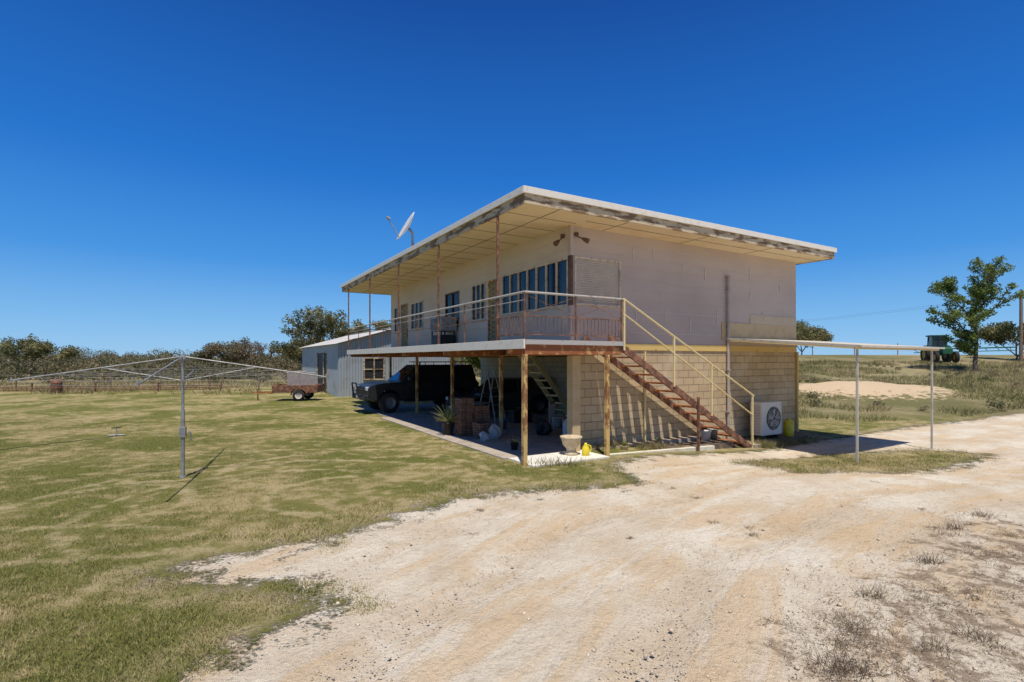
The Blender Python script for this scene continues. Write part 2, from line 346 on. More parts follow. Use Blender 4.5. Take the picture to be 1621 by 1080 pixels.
def gobj(name,mask,**k):
    F=Fq[mask]; u,inv=np.unique(F,return_inverse=True); F2=inv.reshape(-1,4)
    o=fast(name,np.stack([gx[u],gy[u],gz[u]],-1),F2,M['ground'],smooth=True,**k); me=o.data
    for nm,arr in (('dirt',np.clip(dv,-9,9)),('debris',deb),('field',field),('mark',mark),('bare',bare),('rut',np.clip(rut,0,1))):
        at=me.attributes.new(nm,'FLOAT','POINT'); at.data.foreach_set('value',arr[u].astype(np.float32))
    uvl=me.uv_layers.new(name='track'); li=np.zeros(len(me.loops),np.int32); me.loops.foreach_get('vertex_index',li)
    q=np.stack([tS[u][li],tD[u][li]],-1).astype(np.float32); uvl.data.foreach_set('uv',q.ravel())
    return o
gobj('ground',fdv<=0,kind='structure',label='mown patchy green lawn and dry paddock')
gobj('driveway',fdv>0,kind='structure',label='pale sandy dirt driveway with tyre ruts')
# grass blades
def blades(name,x,y,hmin,hmax,w,mat,lean=.5,label='',zoff=0):
    n=len(x); z=HT(x,y)+zoff; a=RNG.uniform(0,2*np.pi,n); h=RNG.uniform(hmin,hmax,n); l=RNG.uniform(0,2*np.pi,n); ln=RNG.uniform(.1,lean,n)*h*1.4
    dx,dy=np.cos(a)*w/2,np.sin(a)*w/2
    V=np.empty((n,3,3)); V[:,0]=np.stack([x-dx,y-dy,z-.005],-1); V[:,1]=np.stack([x+dx,y+dy,z-.005],-1); V[:,2]=np.stack([x+np.cos(l)*ln,y+np.sin(l)*ln,z+h],-1)
    o=fast(name,V.reshape(-1,3),np.arange(3*n).reshape(n,3),mat,kind='stuff',label=label)
    at=o.data.attributes.new('rnd','FLOAT','POINT'); at.data.foreach_set('value',np.repeat(RNG.uniform(0,1,n),3).astype(np.float32))
    return o
def vnoise(x,y,s,seed=0):
    r=np.random.default_rng(seed); G=r.random((64,64)); xs=(x*s)%64; ys=(y*s)%64
    i=xs.astype(int)%64;j=ys.astype(int)%64;fx=xs-np.floor(xs);fy=ys-np.floor(ys);fx=fx*fx*(3-2*fx);fy=fy*fy*(3-2*fy);i2=(i+1)%64;j2=(j+1)%64
    return (G[i,j]*(1-fx)+G[i2,j]*fx)*(1-fy)+(G[i,j2]*(1-fx)+G[i2,j2]*fx)*fy
N=640000
yy=2.8+ (15.5)*RNG.random(N)**1.7; xx=RNG.uniform(-1.05,.95,N)*yy
dvb=dirtval(xx,yy); keep=(dvb+ (vnoise(xx,yy,2.5,1)-.5)*1.4+RNG.normal(0,.14,N)<-.05)&(vnoise(xx,yy,1.6,2)+.5*vnoise(xx,yy,5,5)+RNG.normal(0,.18,N)>.60)
uu=(xx-P0[0])*CT+(yy-P0[1])*ST; vv=-(xx-P0[0])*ST+(yy-P0[1])*CT
keep&=~((uu>-.02)&(vv>-.25)&(uu<11)&(vv<16))
xx=xx[keep]; yy=yy[keep]; kk_=markf(xx,yy)<RNG.random(len(xx))*1.1; xx=xx[kk_]; yy=yy[kk_]
blades('lawn_grass',xx,yy,.010,.036,.007,M['blade'],1.0,'short mown green and straw grass')
n=12000; t=RNG.random(n); k=RNG.integers(0,len(ISL),n); A=np.array(ISL); Cn=A.mean(0); r=np.sqrt(RNG.random(n))
E=A[k]*(1-t[:,None])+A[(k+1)%len(ISL)]*t[:,None]; Q=Cn+(E-Cn)*r[:,None]*1.05+RNG.normal(0,.18,(n,2)); q=vnoise(Q[:,0],Q[:,1],1.2,8)>.36; Q=Q[q]
blades('island_grass',Q[:,0],Q[:,1],.02,.07,.009,M['blade'],1.1,'low grass tuft strip on the dirt')
n=30000; x=RNG.uniform(-4,2.6,n); y=RNG.uniform(6,10.3,n); dq=dirtval(x,y); ok=(dq<.05)&(dq>-.8)&(vnoise(x,y,1.4,12)>.45)
uq=(x-P0[0])*CT+(y-P0[1])*ST; vq=-(x-P0[0])*ST+(y-P0[1])*CT; ok&=~((uq>-.02)&(vq>-.25))
blades('fringe_grass',x[ok],y[ok],.02,.075,.009,M['blade'],1.2,'longer ragged grass at the dirt edge')
# paddock grass
n=90000; x=RNG.uniform(8.5,50,n); y=20+RNG.random(n)*28; ok=(dirtval(x,y)<-.4)&(vnoise(x,y,.5,3)>.34)&(np.exp(-(((x-19.8)/5.4)**2+((y-29.4)/2.6)**2))<.45)
gs=vnoise(x,y,.35,14)>.5
blades('paddock_grass',x[ok&~gs],y[ok&~gs],.08,.34,.03,M['drygrass'],1.0,'tall dry paddock grass')
blades('paddock_grass',x[ok&gs],y[ok&gs],.08,.32,.03,M['greengrass'],1.0,'green-grey paddock grass')
n=14000; x=-RNG.uniform(2,55,n); y=RNG.uniform(31,48,n); ok=(vnoise(x,y,.4,4)>.4)
blades('boundary_grass',x[ok],y[ok],.1,.5,.05,M['drygrass'],1.0,'long dry grass along the fence')
# weeds on dirt
cl=[]
for i in range(200):
    for _ in range(60):
        x=random.uniform(.8,13); y=random.uniform(3.1,9.5)
        if sdf(DEB,np.array([x]),np.array([y]))[0]>random.uniform(-.1,.5): break
    cl.append((x,y,random.uniform(.05,.28)))
for i in range(16):
    x=random.uniform(-1.5,9); y=random.uniform(3.5,10)
    if dirtval(np.array([x]),np.array([y]))[0]>0: cl.append((x,y,random.uniform(.02,.05)))
xs=[];ys=[]
for x,y,r in cl:
    k=int(30+r*700); xs.append(RNG.normal(x,r*.9,k)); ys.append(RNG.normal(y,r*.6,k))
blades('dry_weeds',np.concatenate(xs),np.concatenate(ys),.005,.045,.006,M['twig'],2.8,'dead brown weeds on the dirt')
xs=[];ys=[]
for x,y in ((3.05,3.75),(3.5,3.9),(2.65,4.05),(4.3,5.4),(5.6,6.6),(2.2,3.55),(3.2,4.6),(6.6,7.3)):
    k=90; xs.append(RNG.normal(x,.07,k)); ys.append(RNG.normal(y,.05,k))
blades('dry_stalks',np.concatenate(xs),np.concatenate(ys),.05,.16,.005,M['twig'],1.2,'upright dead stalks on the dirt')
# pebbles
n=20000; y=2.9+9*RNG.random(n)**1.5; x=RNG.uniform(-.7,1.0,n)*y*1.05; ok=dirtval(x,y)>-.1; x=x[ok];y=y[ok]; n=len(x); s=RNG.uniform(.0025,.010,n)*(1+ (RNG.random(n)>.98)*1.5)
z=HT(x,y); o6=np.array([(1,0,0),(0,1,0),(-1,0,0),(0,-1,0),(0,0,.6),(0,0,-.6)]); V=o6[None]*s[:,None,None]*RNG.uniform(.7,1.3,(n,6,1)); V+=np.stack([x,y,z+s*.2-.004],-1)[:,None]
f=np.array([(0,1,4),(1,2,4),(2,3,4),(3,0,4),(1,0,5),(2,1,5),(3,2,5),(0,3,5)]); F=(f[None]+6*np.arange(n)[:,None,None]).reshape(-1,3)
M['peb']=pm('pebble',(.70,.60,.46),(.46,.36,.25),30,.4,.6,.9)
fast('pebbles',V.reshape(-1,3),F,M['peb'],kind='stuff',label='small pale stones on the dirt')

# ---------------- HOUSE
house=empty('house',(P0[0],P0[1],0),TH,label='two-storey flat-roofed cream house on concrete block base',cat='house')
WU,WV,WU1,WV1=1.95,1.05,10.96,14.5
ZF,ZC=2.5,5.22
b=B(); b.box(0.03,11.35,0.03,15.93,5.40,5.47); roof=b.obj('roof',M['zincroof'],house)
for i,(a,c,d_,e) in enumerate(((0,11.38,0,.035),(0,11.38,15.925,15.96),(0,.035,.037,15.923),(11.345,11.38,.037,15.923))):
    B().box(a,c,d_,e,5.39,5.53).obj('gutter',M['white'],roof,bevel=.008)
for (a,c,d_,e) in ((.05,11.33,.05,.085),(.05,11.33,15.875,15.91),(.05,.085,.087,15.873),(11.295,11.33,.087,15.873)):
    B().box(a,c,d_,e,5.20,5.398).obj('fascia',M['fascia'],roof)
b=B(); b.box(.087,11.293,.087,15.873,5.22,5.25,0)
for i in range(1,19): 
    v=i*.845; b.box(.09,WU-.01,v-.006,v+.006,5.213,5.2195,1)
b.box(.95,.962,.09,15.8,5.211,5.2187,1)
for u in (2.9,5.6,8.3):
    b.box(u-.006,u+.006,.09,WV-.01,5.213,5.2195,1)
b.box(2.0,11.2,.55,.558,5.211,5.2187,1)
b.obj('soffit',[M['soffit'],M['joint']],roof)
FOP=[(1.14,4.30,3.35,4.5),(4.45,5.12,2.52,4.45),(5.3,6.25,3.3,4.45),(7.2,8.35,3.2,4.4),(10.5,11.9,3.3,4.4),(12.3,13.1,2.52,4.45),(13.25,14.1,3.3,4.4)]
EOP=[(2.05,3.48,3.38,4.52)]
def cladwall(bld,a0,a1,ops,place,z0=ZF,z1=ZC,row=.272):
    z=z0
    while z<z1-1e-4:
        zt=min(z+row,z1); cuts=sorted({z,zt}|{o[j] for o in ops for j in (2,3) if z<o[j]<zt})
        for q0,q1 in zip(cuts[:-1],cuts[1:]):
            iv=[(a0,a1)]; mid=(q0+q1)/2
            for o in ops:
                if o[2]<mid<o[3]:
                    nv=[]
                    for s,e in iv:
                        if o[1]<=s or o[0]>=e: nv.append((s,e)); continue
                        if s<o[0]: nv.append((s,o[0]))
                        if e>o[1]: nv.append((o[1],e))
                    iv=nv
            o0=.010*(1-(q0-z)/row); o1=.010*(1-(q1-z)/row)
            for s,e in iv: bld.add(*place(s,e,q0,q1,o0,o1))
        z=zt
def pf(s,e,q0,q1,o0,o1):
    U=WU
    return [(U-o0,s,q0),(U-o0,e,q0),(U-o1,e,q1),(U-o1,s,q1),(U+.09,s,q0),(U+.09,e,q0),(U+.09,e,q1),(U+.09,s,q1)],[(0,1,2,3),(4,7,6,5),(0,4,5,1),(2,6,7,3),(0,3,7,4),(1,5,6,2)]
def pe(s,e,q0,q1,o0,o1):
    V_=WV
    return [(s,V_-o0,q0),(e,V_-o0,q0),(e,V_-o1,q1),(s,V_-o1,q1),(s,V_+.09,q0),(e,V_+.09,q0),(e,V_+.09,q1),(s,V_+.09,q1)],[(0,1,2,3),(4,7,6,5),(0,4,5,1),(2,6,7,3),(0,3,7,4),(1,5,6,2)]
b=B(); cladwall(b,WV+.1,WV1,FOP,pf); b.obj('wall',M['cladf'],house,label='pale cream boarded veranda wall')
b=B(); cladwall(b,WU+.0,WU1,EOP,pe)
w=b.obj('wall',M['clad'],house,label='faded mauve grey boarded end wall')
B().box(WU,WU1,WV1,WV1+.1,ZF,ZC).obj('wall',M['clad'],house); B().box(WU1-.1,WU1,WV+.1,WV1,ZF,ZC).obj('wall',M['clad'],house)
b=B(); b.box(WU+.005,WU1-.005,WV+.005,WV1-.1,2.36,2.495); b.obj('floor',M['joist'],house)
b=B(); b.box(2.9,2.95,WV+.1,WV1-.02,2.5,5.2); b.obj('dark_room_backing',M['dark'],house)  # dark sheet paints the unlit rooms seen through the windows
b=B()
for u,z0,z1 in ((4.6,4.65,4.98),(5.05,3.1,3.38),(5.7,4.3,4.65),(6.6,4.3,4.62),(8.6,3.85,4.15),(8.6,4.5,4.85),(9.2,3.3,3.55),(4.0,3.05,3.3),(6.0,2.8,3.3),(10.1,4.2,4.5),(3.9,4.55,4.9),(4.9,3.6,3.85),(7.1,3.1,3.5)):
    b.box(u-.012,u+.012,WV-.020,WV-.0105,z0,z1)
for z,a,c in ((2.772,3.8,7.1),(3.316,3.6,7.2),(4.132,5.0,10.2),(4.676,3.6,9.4),(4.948,4.4,8.2)): b.box(a,c,WV-.017,WV-.0105,z-.008,z+.005)
b.obj('wall_filler',M['cladl'],house)
b=B(); b.box(7.3,10.955,WV-.024,WV-.012,2.66,3.16); b.obj('wall_panel',M['ochre'],house,label='replacement ochre boards')
b=B(); b.box(8.6,10.955,WV-.020,WV-.0115,3.162,3.43); b.obj('wall_panel',M['ochrepale'],house,label='pale replacement board')
B().box(WU-.022,WU+.06,WV-.024,WV+.099,4.53,ZC).obj('corner_trim',M['clad'],house); B().box(WU-.022,WU+.06,WV-.024,WV+.099,ZF,3.36).obj('corner_trim',M['clad'],house)
b=B(); b.box(WU-.025,WU+.05,WV-.026,WV+.085,3.361,4.529); b.obj('corner_post',M['brown'],house)
b=B(); b.box(2.1,WU1,WV-.03,WV+.1,2.33,2.497); b.obj('floor_beam',M['yellow'],house)
def window(plane,a0,a1,z0,z1,n,mt,curt,horiz=None,glass=True):
    b=B(); fw=.045
    def bx(bb,s,e,d0,d1,q0,q1,mi=0):
        if plane=='f': bb.box(WU+d0,WU+d1,s,e,q0,q1,mi)
        else: bb.box(s,e,WV+d0,WV+d1,q0,q1,mi)
    bx(b,a0,a1,-.03,.06,z1-fw,z1); bx(b,a0,a1,-.05,.07,z0,z0+fw)
    for i in range(n+1):
        c=a0+fw/2+(a1-a0-fw)*i/n; ww=fw/2 if i in(0,n) else .022
        bx(b,c-ww,c+ww,-.025,.055,z0+fw-.001,z1-fw+.001)
    if horiz: bx(b,a0+fw,a1-fw,-.02,.05,horiz-.018,horiz+.018)
    w=b.obj('window',mt,house)
    if glass:
        b=B(); bx(b,a0+.02,a1-.02,.012,.018,z0+.03,z1-.03); b.obj('glass',M['glass'],w)
    if curt:
        V=[];K=int((a1-a0)*60)
        for i in range(K+1):
            s=a0+.03+(a1-a0-.06)*i/K; dd=.16+.025*math.sin(i*.9)+.01*math.sin(i*.37)
            for z in (z0+.02,z1-.02): V.append((WU+dd,s,z) if plane=='f' else (s,WV+dd,z))
        b=B(); b.add(V,[(2*i,2*i+2,2*i+3,2*i+1) for i in range(K) if (i//int(K/ max(1,n)))%3!=curt-1],0,True); b.obj('curtain',M['curtain'],w)
    return w
window('f',1.14,4.30,3.35,4.5,7,M['wframe'],2)
window('f',5.3,6.25,3.3,4.45,3,M['wframe'],3)
w=window('f',7.2,8.35,3.2,4.4,2,M['brown'],0)
window('f',10.5,11.9,3.3,4.4,3,M['wframe'],2)
window('f',13.25,14.1,3.3,4.4,2,M['wframe'],1)
w=window('e',2.05,3.48,3.38,4.52,1,M['wframe'],0,glass=False)
b=B()
for i in range(24):
    z=3.425+i*.0443; b.add([(2.08,WV-.012,z),(3.45,WV-.012,z),(3.45,WV+.012,z+.01),(2.08,WV+.012,z+.01),(2.08,WV-.002,z+.0443),(3.45,WV-.002,z+.0443)],[(0,1,2,3),(3,2,5,4)])
b.obj('roller_shutter',M['blind'],w)
def door(v0,v1,z0,z1):
    b=B(); b.box(WU-.03,WU+.05,v0,v0+.05,z0,z1); b.box(WU-.03,WU+.05,v1-.05,v1,z0,z1); b.box(WU-.031,WU+.051,v0+.049,v1-.049,z1-.05,z1-.001)
    d=b.obj('door',M['rustpost'],house)
    b=B(); b.box(WU+.02,WU+.045,v0+.052,v1-.052,z0+.01,z1-.052); b.obj('door_leaf',M['brown'],d)
    b=B()
    for i in range(1,7): 
        v=v0+.05+(v1-v0-.1)*i/7; b.bar((WU-.01,v,z0+.03),(WU-.01,v,z1-.06),.01)
    H=z1-z0
    for i in range(12):
        z=z0+.1+i*(H-.25)/12; b.bar((WU-.018,v0+.05,z),(WU-.018,v1-.05,z+.16),.008); b.bar((WU-.018,v0+.05,z+.16),(WU-.018,v1-.05,z),.008)
    b.obj('security_screen',M['creamrail'],d)
    b=B(); b.box(WU-.07,WU-.02,v0+.07,v0+.11,z0+.98,z0+1.1); b.obj('handle',M['gal'],d)
door(4.45,5.12,2.52,4.45); door(12.3,13.1,2.52,4.45)
ac=empty('window_air_conditioner',HW(1.6,7.75,2.5),TH,label='old box air conditioner on stand against veranda wall',cat='air conditioner')
b=B(); b.box(-.3,.28,-.5,.45,.55,1.02); b.obj('casing',M['gal'],ac,bevel=.02)
b=B()
for i in range(9): b.box(-.312,-.301,-.44,.39,.6+i*.043,.62+i*.043)
b.obj('grille',M['black'],ac)
b=B()
for x in(-.25,.22):
    for y in(-.42,.38): b.bar((x,y,0),(x,y,.56),.04)
b.box(-.27,.24,-.44,.4,.0,.42); b.obj('stand',M['black'],ac)
for (u,v,dr) in ((WU-.06,WV+.25,(-.14,-.05,-.1)),(WU+.12,WV-.06,(.08,-.13,-.08))):
    b=B(); p=Vector((u,v,4.98)); b.cyl(p,p+Vector((-.0,0,.08)),.05,.05,12); q=p+Vector(dr); b.cyl(p,q,.015,.015); e=q+Vector(dr)*.9; b.cyl(q,e,.035,.065,14); b.obj('floodlight',M['brown'],house)
b=B(); b.tube([(7.52,WV-.07,-.3),(7.52,WV-.07,4.42)],.04,12); b.cyl((7.52,WV-.07,4.42),(7.52,WV-.07,4.5),.055,.055,12)
for z in (.6,1.8,3.0,4.1): b.box(7.46,7.58,WV-.12,WV-.015,z-.015,z+.015)
b.obj('downpipe',M['grey'],house)
b=B(); b.box(2.12,WU1,WV,WV+.19,-.6,2.33); b.box(WU1-.19,WU1,WV+.19,WV1,-.6,2.35); 
b.obj('block_wall',M['block'],house,label='sandy concrete block ground floor wall')
B().box(6.5,WU1-.2,WV1-.19,WV1,-.6,2.35).box(6.5,6.69,WV+.191,WV1-.191,-.6,2.35).obj('block_wall',M['blockin'],house,label='cream painted block wall under the house')
b=B(); b.box(WU1-.02,WU1+.05,WV-.07,WV-.002,-.4,2.33); b.obj('corner_pipe',M['yellow'],house)
b=B()
for v in (2.4,3.7,5,6.3,7.6,8.9,10.2,11.5,12.8,14.1): b.box(2.0,6.49,v-.04,v+.04,2.2,2.365)
b.box(2.0,2.1,1.2,14.4,2.19,2.22); b.obj('floor_joists',M['joist'],house)
# deck
deck=B().box(.04,WU-.03,.04,14.7,2.42,2.49).box(WU-.029,2.6,.04,WV-.03,2.42,2.49).obj('balcony',M['conc'],house,label='weathered balcony deck with white edge')
b=B(); b.box(0,.038,0,14.73,2.31,2.50); b.obj('deck_fascia',M['white'],deck,bevel=.005)
b=B(); b.box(.04,2.62,0,.038,2.40,2.495); b.obj('deck_fascia',M['rail'],deck)
b=B()
for k in range(0,44):
    v=.35+k*.335; b.box(.06,WU-.05,v-.02,v+.02,2.36,2.4195)
b.obj('joists',M['zincroof'],deck)
b=B(); 
for v in (.66,4.01,7.33,10.7,14.05): b.box(.02,WU,v-.05,v+.05,2.2,2.358)
b.box(1.70,1.80,.1,14.6,2.19,2.22); b.box(.04,2.6,.045,.125,2.2,2.398); b.obj('beam',M['rust'],deck)
pm_=B().box(-.045,.045,-.045,.045,0,2.2).obj('post',M['rustpost'],deck,loc=(.05,.05,-.1),bevel=.006)
pm_.scale=(1,1,2.3/2.2)
for (u,v) in ((2.16,0.03),(1.75,4.01),(1.75,7.33),(1.75,10.7),(1.75,14.05)):
    p=cp(pm_,deck,(u,v,-.12)); p.scale=(1,1,2.315/2.2)
b=B(); b.box(-.11,.11,-.11,.11,0,2.27); b.obj('post',M['ochre'],deck,loc=(1.78,.72,-.08),bevel=.008,label='thick ochre painted post')
rp=B().box(-.022,.022,-.022,.022,0,2.71).obj('roof_post',M['rustdark'],deck,loc=(.06,1.16,2.49))
for v in (4.46,7.83,11.25,14.66): cp(rp,deck,(.06,v,2.49))
b=B(); zt=3.44
b.tube([(.05,.05,zt),(.05,14.66,zt)],.024,8); b.tube([(.05,.05,zt),(2.6,.05,zt)],.024,8); b.tube([(.05,.05,3.28),(.05,14.66,3.28)],.008,6)
b.tube([(.05,14.66,zt),(WU,14.66,zt)],.02,8)
b.obj('handrail',M['rail'],deck)
b=B()
for z in (2.97,2.60): b.bar((.05,.05,z),(2.6,.05,z),.022); b.bar((.05,.05,z),(.05,1.16,z),.022)
k=.17
while k<2.58: b.bar((k,.05,2.6),(k,.05,2.97),.011); k+=.098
k=.17
while k<1.14: b.bar((.05,k,2.6),(.05,k,2.97),.011); k+=.098
for u in (.05,1.32,2.6): b.bar((u,.05,2.49),(u,.05,zt),.03)
for (a,c) in ((.05,1.32),(1.32,2.6)):
    b.bar((a,.05,2.99),(c,.05,3.40),.010); b.bar((a,.052,3.40),(c,.052,2.99),.010)
b.bar((.05,1.16,2.97),(.05,14.66,2.97),.012)
for v in (2.8,6.1,9.5,12.9): b.bar((.05,v,2.49),(.05,v,zt),.02)
for (a,c) in ((1.16,2.8),(2.8,4.46),(4.46,6.1)): b.bar((.05,a,2.99),(.05,c,3.40),.008); b.bar((.052,a,3.40),(.052,c,2.99),.008)
b.obj('balustrade',M['rustdark'],deck)
# staircase
u0,z0,u1,z1=2.6,2.40,7.15,-.22
def SZ(u): return z0+(z1-z0)*(u-u0)/(u1-u0)
b=B()
for v in (.06,.92): b.bar((u0-.35,v,SZ(u0-.35)-.02),(u1+.1,v,SZ(u1+.1)-.02),.045,.15)
b.box(u1+.1,u1+.42,-.05,1.0,-.32,-.19,1)
st=b.obj('staircase',[M['rustdark'],M['conc']],house,label='rusty open-tread external staircase')
ns=13; step=None
for i in range(ns):
    u=u0+.15+(u1-u0-.2)*i/(ns-1); z=SZ(u)+.04
    if step is None: step=B().box(-.11,.11,0,.81,-.02,.02).obj('step',M['rust'],st,loc=(u,.085,z))
    else: cp(step,st,(u,.085,z))
b=B()
def RZ(u): return 3.45+(1.12-3.45)*(u-2.62)/(u1+.15-2.62)
b.tube([(2.64,.03,3.45),(u1+.15,.03,1.12)],.024); b.tube([(2.64,.03,3.12),(u1+.12,.03,.60)],.02)
for u,zb in ((2.66,2.3),(4.25,.0),(5.6,.0),(u1+.1,-.3)): b.bar((u,.03,SZ(u) if zb==0 else zb),(u,.03,RZ(u)+.01),.04)
b.obj('handrail',M['creamrail'],st)
B().bar((4.25,.98,-.2),(4.25,.98,2.3),.04).obj('stair_prop',M['creamrail'],st)
b=B(); b.bar((5.0,-.06,-.35),(5.0,-.06,SZ(5.0)+.16),.05); b.obj('stair_prop',M['rustdark'],st)
b=B()
for v in (4.9,5.6): b.bar((3.3,v,2.3),(5.15,v,0.05),.04,.15)
for i in range(9):
    t=(i+.5)/9; b.box(3.3+1.85*t-.12,3.3+1.85*t+.12,4.92,5.58,2.3-2.25*t-.02,2.3-2.25*t+.02)
b.obj('inner_staircase',M['creamrail'],house,label='cream painted stairs under the house')
def slab(name,label,mat,boxes,kind='structure'):
    b=B()
    for x in boxes: b.box(*x)
    o=b.obj(name,mat,loc=(P0[0],P0[1],0)); o.rotation_euler=(0,0,TH); return tag(o,label=label,kind=kind)
slab('pavement','concrete carport slab',M['conc'],[(.35,6.49,.75,3.45,-.5,.018),(2.6,6.49,3.46,6.5,-.5,.014)])
slab('pavement','pale concrete pad at the balcony corner',M['concw'],[(.08,2.02,-.22,.745,-.4,.03)])
slab('path','pale concrete edging strip',M['conc'],[(-.02,.33,.75,2.9,-.3,.03),(-.03,.30,2.92,5.4,-.3,.026),(-.02,.32,5.42,9.6,-.3,.03)])
slab('ground','blue-grey gravel carport floor',M['gravel'],[(.335,2.59,3.46,14.6,-.5,.012),(2.591,6.49,6.51,14.6,-.5,.012)])
slab('ground','dark soil garden bed under the stairs',M['soil'],[(2.2,6.6,.14,1.045,-.6,-.07),(6.6,10.9,.3,1.045,-.6,-.215)])
sl=empty('garden_edging',HW(3.95,.06,-.1),TH,label='long cream timber sleeper edging the garden bed',cat='edging')
B().box(-1.75,1.75,-.05,.05,-.2,.07).obj('sleeper',M['plank'],sl,bevel=.01,rot=(0,.03,0))
n=16000; u=RNG.uniform(.34,6.4,n); v=RNG.uniform(3.5,14.5,n); ok=(u<2.58)|(v>6.55); u=u[ok];v=v[ok]; n=len(u); x=P0[0]+u*CT-v*ST; y=P0[1]+u*ST+v*CT; s=RNG.uniform(.008,.02,n)
V=o6[None]*s[:,None,None]*RNG.uniform(.6,1.3,(n,6,1)); V+=np.stack([x,y,.012+s*.2],-1)[:,None]; F=(f[None]+6*np.arange(n)[:,None,None]).reshape(-1,3)
M['gst']=pm('gravel_stone',(.32,.31,.30),(.54,.51,.48),30,.4,.6,.9); fast('gravel_stones',V.reshape(-1,3),F,M['gst'],kind='stuff',label='loose blue-grey gravel under the balcony')
# ---------- awning
aw=empty('awning',HW(7.5,0,0),TH,label='flat corrugated awning on two thin cream posts',cat='awning')
AL=4.35
V=[];K=240
for i in range(K+1):
    x=AL*i/K; dz=.012*math.cos(i*math.pi/2)
    V+= [(x,-2.52,2.41+dz),(x,WV-.04,2.70+dz)]
b=B(); b.add(V,[(2*i,2*i+2,2*i+3,2*i+1) for i in range(K)],0,False); b.obj('roof_sheet',M['creampost'],aw)
b=B(); b.bar((0,-2.4,2.36),(AL,-2.4,2.36),.04,.05); b.bar((0,.9,2.63),(AL,.9,2.63),.05,.06)
for x in (.03,1.45,2.9,AL-.03): b.bar((x,-2.37,2.37),(x,.87,2.64),.04,.05)
b.obj('frame',M['creamrail'],aw)
b=B(); b.bar((-.02,-2.52,2.40),(-.02,WV-.04,2.69),.02,.06); b.bar((0,-2.54,2.40),(AL,-2.54,2.40),.02,.045); b.obj('edge_trim',M['creampost'],aw)
for x,zb in ((.1,-.4),(3.95,-.5)):
    B().bar((x,-2.4,zb),(x,-2.4,2.34),.042).obj('post',M['creampost'],aw)
# ---------- outdoor AC
acu=empty('air_conditioner',HW(8.25,.42,-.15),TH,label='cream outdoor air conditioning unit beside the block wall',cat='air conditioner')
b=B(); b.box(0,.95,0,.38,.06,1.02); b.obj('casing',M['acwhite'],acu,bevel=.02)
B().box(.05,.2,.02,.36,-.1,.058).obj('foot',M['black'],acu); B().box(.75,.9,.02,.36,-.1,.058).obj('foot',M['black'],acu)
b=B(); b.lathe([(.0,-.004),(.31,-.004),(.33,-.012),(.34,-.004)],(.55,0,.54),'y',32,0); b.obj('fan_opening',M['black'],acu)
b=B()
for r in (.06,.11,.16,.21,.26,.31): b.lathe([(r-.004,-.028),(r,-.034),(r+.004,-.028),(r,-.022),(r-.004,-.028)],(.55,0,.54),'y',32)
for i in range(8):
    a=i*math.pi/4; b.bar((.55+.04*math.cos(a),-.03,.54+.04*math.sin(a)),(.55+.33*math.cos(a),-.02,.54+.33*math.sin(a)),.006)
b.obj('fan_guard',M['acwhite'],acu)
b=B()
for i in range(5):
    a=i*2*math.pi/5; c,s=math.cos(a),math.sin(a); c2,s2=math.cos(a+.7),math.sin(a+.7)
    b.add([(.55+.04*c,-.012,.54+.04*s),(.55+.27*c,-.012,.54+.27*s),(.55+.27*c2,-.02,.54+.27*s2),(.55+.04*c2,-.02,.54+.04*s2)],[(0,1,2,3)])
b.obj('fan',M['gal'],acu)
b=B()
for i in range(18): b.box(-.004,-.001,.05,.33,.14+i*.045,.16+i*.045)
b.obj('side_grille',M['grey'],acu)
b=B()
for (x,z) in ((.87,.945),(.855,.92),(.885,.92)): b.add([(x,-.004,z-.015),(x+.01,-.004,z),(x,-.004,z+.015),(x-.01,-.004,z)],[(0,1,2,3)])
b.obj('badge',M['mark'],acu)
# ---------- small things
def lobj(name,label,cat,loc,prof,mat,rot=0,part='body',n=24,group=None):
    e=empty(name,loc,rot,label=label,cat=cat,group=group)
    B().lathe(prof,n=n).obj(part,mat,e); return e
e=lobj('urn','sandstone coloured urn planter on pale slab','planter',HW(1.45,.38,.03),[(0,0),(.15,0),(.15,.04),(.10,.08),(.11,.14),(.18,.22),(.215,.34),(.24,.37),(.24,.40),(.215,.40),(.19,.32),(0,.31)],M['terracotta'])
B().lathe([(0,.325),(.19,.335)],n=20).obj('soil',M['soil'],e)
e=lobj('jug','bright yellow plastic jug beside urn','jug',HW(1.66,.14,.03),[(0,0),(.075,0),(.08,.02),(.08,.17),(.03,.24),(.03,.27),(0,.27)],M['jug'],part='container',n=18)
b=B(); b.tube([(.075,0,.08),(.12,0,.12),(.11,0,.2),(.04,0,.235)],.013); b.obj('handle',M['jug'],e)
bk=[(0,0),(.11,0),(.14,.27),(.15,.28),(.15,.30),(.13,.30),(.10,.02),(0,.02)]
e=lobj('bucket','white plastic bucket in the garden bed','bucket',HW(6.1,.62,-.1),bk,M['bucket'])
b=B(); b.tube([(.14*math.cos(a),.14*math.sin(a)*.3,.28-.14*abs(math.sin(a))) for a in [i*math.pi/8 for i in range(9)]],.004,6); b.obj('handle',M['gal'],e)
e=lobj('bucket','grey plastic tub by the stair foot','bucket',HW(6.55,.75,-.1),bk,M['gal'])
e=lobj('bucket','pale bucket on slab under the house','bucket',HW(3.9,4.3,.02),[(0,0),(.15,0),(.18,.36),(.19,.38),(.17,.38),(.14,.03),(0,.03)],M['bucket'])
e=lobj('drum','yellow plastic drum near the house corner','drum',HW(9.75,.55,-.22),[(0,0),(.13,0),(.14,.03),(.14,.42),(.10,.48),(.04,.5),(.04,.54),(0,.54)],M['jug'])
